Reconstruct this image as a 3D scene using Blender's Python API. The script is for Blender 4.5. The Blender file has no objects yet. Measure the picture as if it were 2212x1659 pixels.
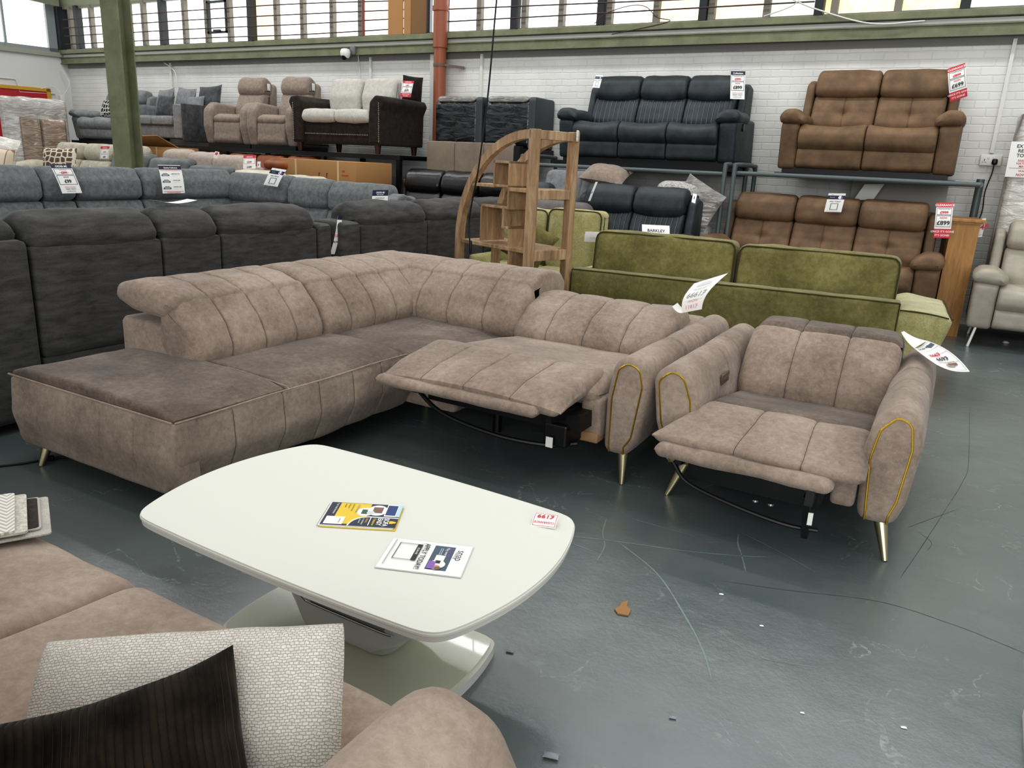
import bpy, bmesh, math, random
import numpy as np
from mathutils import Vector, Matrix
random.seed(7); rng=np.random.RandomState(7)
scene=bpy.context.scene
COL=scene.collection
PI=math.pi
# ------------------------------------------------------------------ helpers
def V(*a): return np.array(a,float)
def lin(c):
    if isinstance(c,str):
        c=c.lstrip('#'); c=tuple(int(c[i:i+2],16) for i in (0,2,4))
    return tuple((x/255/12.92 if x/255<=.04045 else ((x/255+.055)/1.055)**2.4) for x in c[:3])+(1,)
class NT:
    def __init__(s,m):
        s.t=m.node_tree; s.n=s.t.nodes; s.l=s.t.links
    def a(s,ty,**k):
        n=s.n.new(ty)
        for q,v in k.items():
            if q in n.inputs: n.inputs[q].default_value=v
            else: setattr(n,q,v)
        return n
    def c(s,o,i): s.l.new(o,i)
def newmat(name):
    m=bpy.data.materials.new(name); m.use_nodes=True
    t=NT(m); t.b=m.node_tree.nodes['Principled BSDF']; return m,t
def coords(t,scale=1,kind='Object'):
    tc=t.a('ShaderNodeTexCoord'); mp=t.a('ShaderNodeMapping')
    mp.inputs['Scale'].default_value=(scale,)*3 if not hasattr(scale,'__len__') else scale
    t.c(tc.outputs[kind],mp.inputs['Vector']); return mp.outputs['Vector']
def ramp(t,fac,c1,c2,p1=.3,p2=.7):
    r=t.a('ShaderNodeValToRGB'); e=r.color_ramp.elements
    e[0].position=p1; e[0].color=c1; e[1].position=p2; e[1].color=c2
    t.c(fac,r.inputs['Fac']); return r
def plain(name,c,rough=.5,metal=0,spec=.5,emit=0,alpha=None,coat=0):
    m,t=newmat(name); b=t.b
    b.inputs['Base Color'].default_value=lin(c); b.inputs['Roughness'].default_value=rough
    b.inputs['Metallic'].default_value=metal; b.inputs['Specular IOR Level'].default_value=spec
    if coat: b.inputs['Coat Weight'].default_value=coat
    if emit:
        b.inputs['Emission Color'].default_value=lin(c); b.inputs['Emission Strength'].default_value=emit
    return m
def fabric(name,c1,c2,scale=6,p=(.35,.65),rough=.9,fine=260,bump=.25,sheen=.15,spec=.15,dist=.6,stretch=(1,1,1),bumpbig=.0,det=6):
    """mottled upholstery: soft large blotches between two tones, fine nap"""
    m,t=newmat(name); b=t.b
    vec=coords(t,stretch)
    n1=t.a('ShaderNodeTexNoise',Scale=scale,Detail=det,Roughness=.62,Distortion=dist); t.c(vec,n1.inputs['Vector'])
    r=ramp(t,n1.outputs['Fac'],lin(c1),lin(c2),*p)
    n2=t.a('ShaderNodeTexNoise',Scale=fine,Detail=2,Roughness=.6); t.c(vec,n2.inputs['Vector'])
    mx=t.a('ShaderNodeMix',data_type='RGBA',blend_type='MULTIPLY'); mx.inputs[0].default_value=.5
    r2=ramp(t,n2.outputs['Fac'],(.62,.62,.62,1),(1.25,1.25,1.25,1),.3,.7)
    t.c(r.outputs['Color'],mx.inputs[6]); t.c(r2.outputs['Color'],mx.inputs[7])
    t.c(mx.outputs[2],b.inputs['Base Color'])
    b.inputs['Roughness'].default_value=rough; b.inputs['Specular IOR Level'].default_value=spec
    b.inputs['Sheen Weight'].default_value=sheen; b.inputs['Sheen Roughness'].default_value=.45
    bp=t.a('ShaderNodeBump',Strength=bump,Distance=.002); t.c(n2.outputs['Fac'],bp.inputs['Height'])
    if bumpbig:
        n3=t.a('ShaderNodeTexNoise',Scale=scale*3,Detail=4,Distortion=1.5); t.c(vec,n3.inputs['Vector'])
        b2=t.a('ShaderNodeBump',Strength=bumpbig,Distance=.012); t.c(n3.outputs['Fac'],b2.inputs['Height']); t.c(bp.outputs['Normal'],b2.inputs['Normal'])
        t.c(b2.outputs['Normal'],b.inputs['Normal'])
    else: t.c(bp.outputs['Normal'],b.inputs['Normal'])
    return m
def leather(name,c1,c2,rough=.42,scale=5,bump=.12,spec=.5):
    m,t=newmat(name); b=t.b
    vec=coords(t)
    n1=t.a('ShaderNodeTexNoise',Scale=scale,Detail=5,Roughness=.6); t.c(vec,n1.inputs['Vector'])
    r=ramp(t,n1.outputs['Fac'],lin(c1),lin(c2),.3,.7); t.c(r.outputs['Color'],b.inputs['Base Color'])
    v=t.a('ShaderNodeTexNoise',Scale=90,Detail=3); t.c(vec,v.inputs['Vector'])
    n3=t.a('ShaderNodeTexNoise',Scale=16,Detail=4,Distortion=2); t.c(vec,n3.inputs['Vector'])
    bp=t.a('ShaderNodeBump',Strength=bump,Distance=.003); t.c(v.outputs['Fac'],bp.inputs['Height'])
    b2=t.a('ShaderNodeBump',Strength=bump*1.6,Distance=.012); t.c(n3.outputs['Fac'],b2.inputs['Height']); t.c(bp.outputs['Normal'],b2.inputs['Normal'])
    t.c(b2.outputs['Normal'],b.inputs['Normal'])
    b.inputs['Roughness'].default_value=rough; b.inputs['Specular IOR Level'].default_value=spec
    return m
def wood(name,cs,scale=(1.2,1.2,14),rough=.45):
    m,t=newmat(name); b=t.b
    tc=t.a('ShaderNodeTexCoord'); 
    oi=t.a('ShaderNodeObjectInfo')
    ad=t.a('ShaderNodeVectorMath',operation='ADD'); t.c(tc.outputs['Object'],ad.inputs[0])
    mu=t.a('ShaderNodeVectorMath',operation='SCALE'); mu.inputs['Scale'].default_value=13
    t.c(oi.outputs['Random'],mu.inputs[0]); t.c(mu.outputs[0],ad.inputs[1])
    mp=t.a('ShaderNodeMapping'); mp.inputs['Scale'].default_value=scale; t.c(ad.outputs[0],mp.inputs['Vector'])
    n=t.a('ShaderNodeTexNoise',Scale=2.4,Detail=7,Roughness=.62,Distortion=.8); t.c(mp.outputs['Vector'],n.inputs['Vector'])
    r=ramp(t,n.outputs['Fac'],lin(cs[0]),lin(cs[2]),.28,.72); e=r.color_ramp.elements.new(.5); e.color=lin(cs[1])
    t.c(r.outputs['Color'],b.inputs['Base Color']); b.inputs['Roughness'].default_value=rough
    return m

# ------------------------------------------------------------------ mesh building
def fillet(prof,rad,seg=5):
    """round every corner of a closed 2-D outline"""
    P=[np.array(p[:2],float) for p in prof]; R=[(p[2] if len(p)>2 else rad) for p in prof]; n=len(P); out=[]
    for i in range(n):
        a,b,c=P[i-1],P[i],P[(i+1)%n]; u=a-b; w=c-b; lu=np.linalg.norm(u); lw=np.linalg.norm(w); u/=lu; w/=lw
        cs=np.clip(u.dot(w),-1,1); th=math.acos(cs); t=R[i]/max(math.tan(th/2),1e-3); t=min(t,.49*lu,.49*lw)
        if t<1e-4 or th>PI-.03: out.append(b); continue
        p0=b+u*t; p1=b+w*t
        for k in range(seg+1):
            s=k/seg; out.append((1-s)**2*p0+2*s*(1-s)*b+s*s*p1)
    return np.array(out)
def resample(P,ds):
    Q=np.vstack([P,P[:1]]); d=np.linalg.norm(np.diff(Q,axis=0),axis=1); s=np.concatenate([[0],np.cumsum(d)]); n=max(12,int(s[-1]/ds))
    q=np.linspace(0,s[-1],n,endpoint=False)
    return np.stack([np.interp(q,s,Q[:,0]),np.interp(q,s,Q[:,1])],1)
_K=rng.normal(size=(9,3)); _K/=np.linalg.norm(_K,axis=1)[:,None]; _W=np.array([.35,.28,.5,.2,.16,.24,.13,.4,.11]); _PH=rng.uniform(0,6.28,9)
def wob(p):
    r=np.zeros(len(p))
    for k,w,ph in zip(_K,_W,_PH): r+=w*np.sin((p@k)*6.283/w+ph)
    return r/1.2
FX=lambda x,y=0,z=0:(V(x,y,z),V(1,0,0),V(0,1,0),V(0,0,1))       # extrude along +X, outline in (y,z)
FY=lambda y,x=0,z=0:(V(x,y,z),V(0,1,0),V(1,0,0),V(0,0,1))       # extrude along +Y, outline in (x,z)
FZ=lambda z,x=0,y=0:(V(x,y,z),V(0,0,1),V(1,0,0),V(0,1,0))       # extrude along +Z, outline in (x,y)
class Geo(tuple): rings=()
def extr(prof,L,fr,r=.03,seams=(),gd=.008,gw=.008,ds=.025,nz=.002,pg=(),pgd=.008,bul=0,rad=.03,dents=(),warp=None,r2=None,step=.06):
    """upholstered body: outline extruded along l with rounded ends, stitched channels (seams, pg) and buttons (dents)"""
    P=resample(fillet(prof,rad),ds)
    A=.5*np.sum(P[:,0]*np.roll(P[:,1],-1)-np.roll(P[:,0],-1)*P[:,1])
    if A<0: P=P[::-1]
    T=np.roll(P,-1,0)-np.roll(P,1,0); T/=np.linalg.norm(T,axis=1)[:,None]+1e-9; N=np.stack([T[:,1],-T[:,0]],1)
    r2=r if r2 is None else r2
    # how far each outline point can move inwards before meeting the far side
    E=np.roll(P,-1,0)-P; n0=len(P); lim=np.full(n0,9.)
    for i in range(n0):
        dvec=-N[i]; den=dvec[0]*E[:,1]-dvec[1]*E[:,0]; w0=P-P[i]
        with np.errstate(divide='ignore',invalid='ignore'):
            tt=(w0[:,0]*E[:,1]-w0[:,1]*E[:,0])/den; uu=(w0[:,0]*dvec[1]-w0[:,1]*dvec[0])/den
        ok=(np.abs(den)>1e-9)&(tt>.008)&(uu>=0)&(uu<=1)
        if ok.any(): lim[i]=tt[ok].min()*.42
    dT=np.roll(T,-1,0)-np.roll(T,1,0); ds2=np.linalg.norm(np.roll(P,-1,0)-np.roll(P,1,0),axis=1); kap=np.einsum('ij,ij->i',dT,-N)/(ds2+1e-9)
    kap=(np.roll(kap,1)+kap*2+np.roll(kap,-1))/4; lim=np.minimum(lim,np.where(kap>1,.75/np.maximum(kap,1e-3),9.))
    for _ in range(10): lim=np.minimum(lim,(np.roll(lim,1)+np.roll(lim,-1)+lim)/3)
    ls=list(np.linspace(r,L-r2,max(3,int((L-r-r2)/step)+2)))
    for k in range(6):
        th=k/6*PI/2; ls.append(r*(1-math.cos(th))); ls.append(L-r2*(1-math.cos(th)))
    for s in seams:
        for o in (-3,-1.6,-.8,0,.8,1.6,3): ls.append(s+o*gw)
    ls=sorted(set(round(x,5) for x in ls if 0<=x<=L))
    ls=[x for i,x in enumerate(ls) if i==0 or x-ls[i-1]>.0006]
    vs=[];n=len(P)
    O,l,a,b=fr
    pgi=np.zeros(n)
    for g in pg:
        d=np.linalg.norm(P-np.array(g[:2]),axis=1); pgi+=pgd*np.exp(-(d/.014)**2)
    edges=[0]+sorted(seams)+[L]
    for x in ls:
        ins=0
        if x<r: ins=r-math.sqrt(max(0,r*r-(r-x)**2))
        elif x>L-r2: ins=r2-math.sqrt(max(0,r2*r2-(r2-(L-x))**2))
        for s in seams: ins+=gd*math.exp(-((x-s)/gw)**2)
        if bul:
            for e0,e1 in zip(edges,edges[1:]):
                if e0<=x<=e1 and e1>e0: ins-=bul*(1-((x-(e0+e1)/2)/((e1-e0)/2))**2)
        off=np.minimum(ins,lim)+pgi
        Q3=O+np.outer(np.full(n,x),l)+np.outer(P[:,0],a)+np.outer(P[:,1],b)
        for (dl,da,db,dr,dd) in dents:
            dist=np.sqrt((x-dl)**2+(P[:,0]-da)**2+(P[:,1]-db)**2); off=off+dd*np.exp(-(dist/dr)**2)
        if nz: off=off-nz*wob(Q3)*(1 if r<x<L-r2 else .4)
        Q=P-N*np.asarray(off)[:,None] if np.ndim(off) else P-N*off
        q=O+np.outer(np.full(n,x),l)+np.outer(Q[:,0],a)+np.outer(Q[:,1],b)
        if warp: q=np.array(warp(q,x,Q))
        vs.append(q)
    m=len(vs); F=[]
    for i in range(m-1):
        for j in range(n):
            k=(j+1)%n; F.append((i*n+j,i*n+k,(i+1)*n+k,(i+1)*n+j))
    F.append(tuple(range(n-1,-1,-1))); F.append(tuple(range((m-1)*n,m*n)))
    g=Geo((np.vstack(vs),F)); g.rings=[vs[min(range(m),key=lambda i:abs(ls[i]-s))] for s in seams]
    return g
def pillow(w,h,t,fr,pinch=.06,n=18,flat=.45,nz=.004,sag=0,rnd=.0):
    """scatter cushion: two bulging panels meeting in a pinched seam with pointed corners"""
    O,l,a,b=fr; u=np.linspace(-1,1,n+1); vs=[];F=[]
    for sgn in (1,-1):
        for i in range(n+1):
            for j in range(n+1):
                x,y=u[i],u[j]
                px=x*(1-pinch*(1-y*y)); py=y*(1-pinch*(1-x*x))
                th=sgn*t/2*((1-x*x)*(1-y*y))**flat
                if rnd: k=1-rnd*(x*x*y*y)**1.5; px*=k; py*=k
                if sag: py-=sag*(1-x*x)*(y+1)/2
                q=O+l*(px*w/2)+b*(py*h/2)+a*th
                vs.append(q)
    N=(n+1)**2
    for s in (0,1):
        for i in range(n):
            for j in range(n):
                q=[s*N+i*(n+1)+j,s*N+(i+1)*(n+1)+j,s*N+(i+1)*(n+1)+j+1,s*N+i*(n+1)+j+1]
                F.append(tuple(q if s==0 else q[::-1]))
    vs=np.array(vs)
    if nz:
        m=wob(vs*1.7); vs=vs+np.outer(m*nz,a)
    return vs,F
def tube(pts,r,n=8,r2=None,closed=False):
    P=[np.array(p,float) for p in pts]; m=len(P); vs=[]; F=[]; prev=None
    for i in range(m):
        if closed: t=P[(i+1)%m]-P[i-1]
        else: t=P[min(i+1,m-1)]-P[max(i-1,0)]
        t/=np.linalg.norm(t)+1e-9
        if prev is None:
            h=V(0,0,1) if abs(t[2])<.9 else V(1,0,0); u=np.cross(t,h)
        else: u=prev-t*prev.dot(t)
        u/=np.linalg.norm(u); prev=u; w=np.cross(t,u)
        rr=r if r2 is None else r+(r2-r)*i/(m-1)
        for k in range(n):
            an=2*PI*k/n; vs.append(P[i]+rr*(math.cos(an)*u+math.sin(an)*w))
    for i in range(m if closed else m-1):
        i2=(i+1)%m
        for k in range(n):
            k2=(k+1)%n; F.append((i*n+k,i*n+k2,i2*n+k2,i2*n+k))
    if not closed: F.append(tuple(range(n-1,-1,-1))); F.append(tuple(range((m-1)*n,m*n)))
    return np.array(vs),F
def smooth_path(pts,k=8):
    P=[np.array(p,float) for p in pts]; P=[2*P[0]-P[1]]+P+[2*P[-1]-P[-2]]; out=[]
    for i in range(1,len(P)-2):
        for s in range(k):
            t=s/k; a,b,c,d=P[i-1:i+3]
            out.append(.5*((2*b)+(-a+c)*t+(2*a-5*b+4*c-d)*t*t+(-a+3*b-3*c+d)*t**3))
    out.append(P[-2]); return out
def box(c,s,rz=0,bev=.0,axes=None):
    """box with chamfered edges; c centre, s full sizes"""
    h=np.array(s,float)/2; e=min(bev,*(h*.9)) if bev else 0
    c=np.array(c,float)
    if not e:
        vs=np.array([[x,y,z] for x in(-1,1) for y in(-1,1) for z in(-1,1)],float)*h
        F=[(0,1,3,2),(4,6,7,5),(0,4,5,1),(2,3,7,6),(0,2,6,4),(1,5,7,3)]
    else:
        bm=bmesh.new(); bmesh.ops.create_cube(bm,size=1)
        for v in bm.verts: v.co=Vector((v.co.x*s[0],v.co.y*s[1],v.co.z*s[2]))
        bmesh.ops.bevel(bm,geom=bm.edges[:],offset=e,segments=2,affect='EDGES',profile=.5)
        vs=np.array([v.co[:] for v in bm.verts]); bm.verts.index_update(); F=[tuple(v.index for v in f.verts) for f in bm.faces]; bm.free()
    if axes is not None: vs=vs@np.array(axes)
    elif rz:
        R=np.array([[math.cos(rz),-math.sin(rz),0],[math.sin(rz),math.cos(rz),0],[0,0,1]]); vs=vs@R.T
    return vs+c,F
def span(x0,x1,y0,y1,z0,z1,bev=0): return box(((x0+x1)/2,(y0+y1)/2,(z0+z1)/2),(x1-x0,y1-y0,z1-z0),0,bev)
def bar(p,q,w,h=None,bev=0,up=(0,0,1)):
    p=np.array(p,float);q=np.array(q,float);d=q-p;L=np.linalg.norm(d);d/=L;u=np.array(up,float)
    if abs(d.dot(u))>.95:u=V(0,1,0)
    s=np.cross(u,d);s/=np.linalg.norm(s);t=np.cross(d,s)
    return box((p+q)/2,(L,w,h or w),0,bev,axes=[d,s,t])
def plate(outline,z0,z1,rad=0,ds=None):
    P=np.array(outline,float); n=len(P)
    A=.5*np.sum(P[:,0]*np.roll(P[:,1],-1)-np.roll(P[:,0],-1)*P[:,1])
    if A<0:P=P[::-1]
    vs=np.vstack([np.c_[P,np.full(n,z0)],np.c_[P,np.full(n,z1)]])
    F=[(j,(j+1)%n,n+(j+1)%n,n+j) for j in range(n)]+[tuple(range(n-1,-1,-1)),tuple(range(n,2*n))]
    return vs,F
def xf(g,M=None,t=(0,0,0)):
    v,f=g[:2]
    if M is not None: v=v@np.array(M).T
    return (v+np.array(t),f)+tuple(g[2:])
def lathe(prof,c,n=20):
    vs=[];F=[];m=len(prof)
    for r,z in prof:
        for k in range(n): an=2*PI*k/n; vs.append((c[0]+r*math.cos(an),c[1]+r*math.sin(an),c[2]+z))
    for i in range(m-1):
        for k in range(n): k2=(k+1)%n; F.append((i*n+k,i*n+k2,(i+1)*n+k2,(i+1)*n+k))
    F.append(tuple(range(n-1,-1,-1)));F.append(tuple(range((m-1)*n,m*n)))
    return np.array(vs),F
def mkmesh(name,geos,mats,off=(0,0,0),smooth=True,ang=40,fix=True):
    if isinstance(geos,tuple): geos=[geos]
    if not isinstance(mats,(list,tuple)): mats=[mats]
    vs=[];fs=[];mi=[];n=0
    for g in geos:
        v,f=g[0],g[1]; m=g[2] if len(g)>2 else 0
        vs.append(np.asarray(v)-np.array(off)); fs+= [tuple(i+n for i in q) for q in f]; mi+=[m]*len(f); n+=len(v)
    me=bpy.data.meshes.new(name); me.from_pydata(np.vstack(vs).tolist(),[],fs)
    me.polygons.foreach_set('material_index',mi)
    for m in mats: me.materials.append(m)
    if fix:
        bm=bmesh.new(); bm.from_mesh(me); bmesh.ops.recalc_face_normals(bm,faces=bm.faces[:]); bm.to_mesh(me); bm.free()
    if smooth:
        me.shade_smooth()
        if ang<180:
            me.set_sharp_from_angle(angle=math.radians(ang))
    me.update(); return me
def link(name,data): o=bpy.data.objects.new(name,data); COL.objects.link(o); return o
LABELS=set()
def tag(o,label,cat,group=None):
    o['label']=label;o['category']=cat
    if group:o['group']=group
class Thing:
    """an Empty at the base of a thing; parts are authored in its own coordinates (or in world ones when world=True)"""
    def __init__(s,name,label,cat,loc=(0,0,0),rz=0,group=None,world=False):
        s.o=link(name,None); s.o.empty_display_size=.1; s.o.location=loc; s.o.rotation_euler=(0,0,rz); tag(s.o,label,cat,group); s.off=loc if world else (0,0,0)
    def p(s,name,geos,mats,parent=None,smooth=True,ang=50,label=None,fix=True):
        if mats is not None and mats in (globals().get('TAUPE'),globals().get('TAUPED')):   # stitched seams show as fine dark threads lying in the channels
            gl=[geos] if isinstance(geos,tuple) else list(geos); rg=[tube(list(q),.0017,4,closed=True)+(1,) for g in gl for q in getattr(g,'rings',())]
            geos=gl+rg; mats=[mats,SEAM] if rg else mats
        o=link(name,mkmesh(name,geos,mats,s.off,smooth,ang,fix)); o.parent=parent or s.o
        if label:o['label']=label
        return o
def one(name,label,cat,geos,mats,base=(0,0,0),group=None,smooth=True,ang=50,fix=True):
    o=link(name,mkmesh(name,geos,mats,base,smooth,ang,fix)); o.location=base; tag(o,label,cat,group); return o
def struct(name,geos,mats,smooth=False,parent=None,ang=40,fix=True):
    o=link(name,mkmesh(name,geos,mats,(0,0,0),smooth,ang,fix))
    if parent:o.parent=parent
    else:o['kind']='structure'
    return o
# ------------------------------------------------------------------ text and paper
_tc={}
def text_geo(s,size,bold=0):
    k=(s,bold)
    if k not in _tc:
        cu=bpy.data.curves.new('t','FONT'); cu.body=s; cu.size=1; cu.offset=bold; cu.resolution_u=3
        o=link('t',cu); dg=bpy.context.evaluated_depsgraph_get(); me=bpy.data.meshes.new_from_object(o.evaluated_get(dg))
        v=np.array([x.co[:2] for x in me.vertices]) if len(me.vertices) else np.zeros((0,2)); f=[tuple(p.vertices) for p in me.polygons]
        bpy.data.objects.remove(o); bpy.data.curves.remove(cu); bpy.data.meshes.remove(me); _tc[k]=(v,f)
    v,f=_tc[k]; return v*size,f
WHITE=plain('paper_white','#f1f1ee',.55); NAVY=plain('ink_navy','#1b2440',.5); RED=plain('ink_red','#c8283c',.5); BLACK=plain('ink_black','#15161a',.5)
GREYI=plain('ink_grey','#9a9da4',.6); PINKI=plain('ink_faded_red','#e39aa4',.6); YEL=plain('ink_yellow','#e9c72b',.45); SLATE=plain('ink_slate','#44586a',.5)
BROWNI=plain('ink_brown','#7d5f50',.5); BLUE=plain('ink_blue','#203a78',.5); SKY=plain('ink_sky','#bcdcf0',.5); GREEN=plain('ink_green','#33564d',.5); PURP=plain('ink_purple','#8a63b5',.5); SKIN=plain('ink_skin','#d59a86',.5); LGREY=plain('ink_pale','#d6d8da',.6); BEIGI=plain('ink_beige','#a89a8b',.6)
PM=[WHITE,NAVY,RED,BLACK,GREYI,PINKI,YEL,SLATE,BROWNI,BLUE,SKY,GREEN,PURP,SKIN,LGREY,BEIGI]
PI_={'w':0,'n':1,'r':2,'k':3,'g':4,'p':5,'y':6,'s':7,'b':8,'B':9,'S':10,'G':11,'P':12,'f':13,'l':14,'e':15}
def paper(name,label,cat,W,H,items,surf,group=None,eps=.0009,nu=8,nv=14,base=None,flip=1,back='w',thick=.0006):
    """sheet with printed matter. surf(u,v)->point, u in 0..W, v in 0..H; items are rects ('R',x,y,w,h,col), discs ('D',x,y,r,col), text ('T',str,x,y,size,col,align,bold)"""
    geos=[]
    def pt(u,v,h=0):
        p=np.array(surf(u,v)); 
        du=np.array(surf(u+.001,v))-np.array(surf(u-.001,v)); dv=np.array(surf(u,v+.001))-np.array(surf(u,v-.001)); n=np.cross(du,dv); n/=np.linalg.norm(n)+1e-12
        return p+n*h*flip
    vs=[];F=[]
    for h in (0,-thick):
        for i in range(nu+1):
            for j in range(nv+1): vs.append(pt(W*i/nu,H*j/nv,h))
    N=(nu+1)*(nv+1)
    for s in (0,1):
        for i in range(nu):
            for j in range(nv):
                q=[s*N+i*(nv+1)+j,s*N+(i+1)*(nv+1)+j,s*N+(i+1)*(nv+1)+j+1,s*N+i*(nv+1)+j+1]; F.append(tuple(q if s==0 else q[::-1]))
    rim=[i*(nv+1) for i in range(nu+1)]+[nu*(nv+1)+j for j in range(1,nv+1)]+[i*(nv+1)+nv for i in range(nu-1,-1,-1)]+[j for j in range(nv-1,0,-1)]
    for k in range(len(rim)):
        a,b=rim[k],rim[(k+1)%len(rim)]; F.append((a,a+N,b+N,b))
    geos.append((np.array(vs),F,PI_[back]))
    for q,it in enumerate(items):
        e=eps*(1+.18*q)
        if it[0]=='R':
            _,x,y,w,h,c=it[:6]; a=max(1,int(round(w/W*nu))); b=max(1,int(round(h/H*nv))); vv=[pt(x+w*i/a,y+h*j/b,e) for i in range(a+1) for j in range(b+1)]
            ff=[(i*(b+1)+j,(i+1)*(b+1)+j,(i+1)*(b+1)+j+1,i*(b+1)+j+1) for i in range(a) for j in range(b)]
            geos.append((np.array(vv),ff,PI_[c]))
        elif it[0]=='D':
            _,x,y,r,c=it[:5]; asp=it[5] if len(it)>5 else 1; vv=[pt(x+r*math.cos(2*PI*k/20),y+r*asp*math.sin(2*PI*k/20),e) for k in range(20)]
            geos.append((np.array(vv),[tuple(range(20))],PI_[c]))
        elif it[0]=='Q':
            _,pts,c=it; geos.append((np.array([pt(x,y,e) for x,y in pts]),[tuple(range(len(pts)))],PI_[c]))
        else:
            _,s,x,y,size,c=it[:6]; al=it[6] if len(it)>6 else 'c'; bold=it[7] if len(it)>7 else .02; rot=it[8] if len(it)>8 else 0; mir=it[9] if len(it)>9 else 1
            v,f=text_geo(s,size,bold)
            if not len(v): continue
            w=v[:,0].max(); v=v.copy(); v[:,0]-= {'c':w/2,'l':0,'r':w}[al]; v[:,0]*=mir
            cr,sr=math.cos(rot),math.sin(rot); v=np.stack([v[:,0]*cr-v[:,1]*sr+x,v[:,0]*sr+v[:,1]*cr+y],1)
            geos.append((np.array([pt(a,b,e) for a,b in v]),f,PI_[c]))
    bs=np.array(surf(W/2,0)) if base is None else np.array(base)
    return one(name,label,cat,geos,PM,bs,group,smooth=False,fix=False)
def flat(O,r,u,bend=0,H=1,curl=0):
    O,r,u=V(*O),V(*r),V(*u); r/=np.linalg.norm(r); u-=r*u.dot(r); u/=np.linalg.norm(u); n=np.cross(r,u)
    return lambda a,b:O+r*a+u*b+n*(-bend*(b/H)**2+curl*math.sin(b/H*PI))
# ------------------------------------------------------------------ materials
def suede(name,c0,c1,c2,mid=15,lo=2.6,rough=.95):
    """brushed suede: fine cloudy nap marks over slow light and dark drifts"""
    m,t=newmat(name);b=t.b;vec=coords(t)
    n1=t.a('ShaderNodeTexNoise',Scale=lo,Detail=3,Roughness=.5);t.c(vec,n1.inputs['Vector'])
    n2=t.a('ShaderNodeTexNoise',Scale=mid,Detail=10,Roughness=.78,Distortion=.3);t.c(vec,n2.inputs['Vector'])
    a=t.a('ShaderNodeMath',operation='MULTIPLY_ADD');t.c(n1.outputs['Fac'],a.inputs[0]);a.inputs[1].default_value=.62
    k=t.a('ShaderNodeMath',operation='MULTIPLY');t.c(n2.outputs['Fac'],k.inputs[0]);k.inputs[1].default_value=.75;t.c(k.outputs[0],a.inputs[2])
    r=ramp(t,a.outputs[0],lin(c0),lin(c2),.50,.86);e=r.color_ramp.elements.new(.68);e.color=lin(c1);t.c(r.outputs['Color'],b.inputs['Base Color'])
    n3=t.a('ShaderNodeTexNoise',Scale=170,Detail=2);t.c(vec,n3.inputs['Vector'])
    b1=t.a('ShaderNodeBump',Strength=.25,Distance=.002);t.c(n3.outputs['Fac'],b1.inputs['Height'])
    b2=t.a('ShaderNodeBump',Strength=.2,Distance=.01);t.c(n2.outputs['Fac'],b2.inputs['Height']);t.c(b1.outputs['Normal'],b2.inputs['Normal']);t.c(b2.outputs['Normal'],b.inputs['Normal'])
    b.inputs['Roughness'].default_value=rough;b.inputs['Specular IOR Level'].default_value=.12;b.inputs['Sheen Weight'].default_value=.2;b.inputs['Sheen Roughness'].default_value=.4
    return m
TAUPE=suede('taupe_suede','#7b6e64','#95867a','#ab9c8e',34,3.2); TAUPED=suede('taupe_suede_shaded_nap','#544a43','#6a5e55','#84776c',34,3.2)  # dark copy: brushed nap plus seat-top shade put into the colour
TAN=suede('tan_suede','#8f8074','#a39386','#b5a598',38,3.4,.85)
CHAR=fabric('charcoal_cloth','#363636','#605f5e',10,(.25,.8),.95,200,.3,.12,.1,.3,(1,.6,2.6))
GREYF=fabric('grey_cloth','#606365','#7f8283',22,(.3,.7),.95,170,.5,.15,.1,.3)
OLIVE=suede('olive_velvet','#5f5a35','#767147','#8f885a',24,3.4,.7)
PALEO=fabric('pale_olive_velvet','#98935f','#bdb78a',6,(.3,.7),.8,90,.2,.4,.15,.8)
MINK=fabric('mink_cloth','#87796e','#9f9288',24,(.3,.7),.95,170,.4,.15,.1,.4)
PINKB=fabric('pink_beige_cloth','#a69990','#b9ada4',18,(.3,.7),.95,170,.3,.15,.1,.4)
BEIGEF=fabric('beige_cloth','#a39c8c','#c6c0b1',12,(.3,.7),.9,150,.3,.15,.1,.4)
SILVER=fabric('silver_grey_cloth','#737476','#8f9092',14,(.3,.7),.9,150,.3,.2,.1,.4)
SILVD=fabric('dark_silver_velvet','#3c3d40','#626366',9,(.3,.7),.9,150,.3,.2,.1,.6)
ASH=fabric('ash_boucle','#8f8d89','#c9c7c2',60,(.35,.65),.95,120,.8,.1,.1,.2)
DKBR=fabric('dark_brown_cloth','#27221f','#3c3531',16,(.3,.7),.9,170,.3,.15,.1,.4)
CREAMC=fabric('cream_chenille','#b3b1a9','#c9c7bf',18,(.3,.7),.9,150,.3,.2,.1,.5)
BROWN=leather('brown_suede_leather','#604c3a','#82684f',.62,6,.06,.35)
NAVYL=leather('navy_leather','#282d31','#3d4347',.5,7,.08,.4)
BLACKL=leather('black_leather','#0c0c0e','#1b1b1d',.26,6,.12,.6)
BEIGEL=leather('grey_beige_leather','#9d978a','#b6afa1',.42,6,.06,.45)
CREAML=leather('cream_leather','#b9b3a1','#d2cdbd',.45,6,.06,.45)
RUST=leather('rust_leather','#6d3b20','#97562f',.5,6,.08,.4)
SLATEL=leather('slate_leather','#4d5051','#717475',.5,6,.08,.4)
MUSH=leather('mushroom_leather','#7d7064','#958779',.5,4,.04,.35)
GREYL=leather('grey_stool_leather','#54504f','#767170',.55,5,.05,.35)
BLK=plain('black_metal','#0d0d0f',.45); BLKM=plain('black_plastic','#111113',.35)
GOLD=plain('gold_piping','#c7a53a',.25,.9); BRASS=plain('brushed_brass','#b9b091',.3,.95)
CHROME=plain('chrome','#d8d8d8',.12,1); STEEL=plain('grey_painted_steel','#5e6768',.42,.15); STEELD=plain('black_rack_steel','#17191d',.4,.2)
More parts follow.
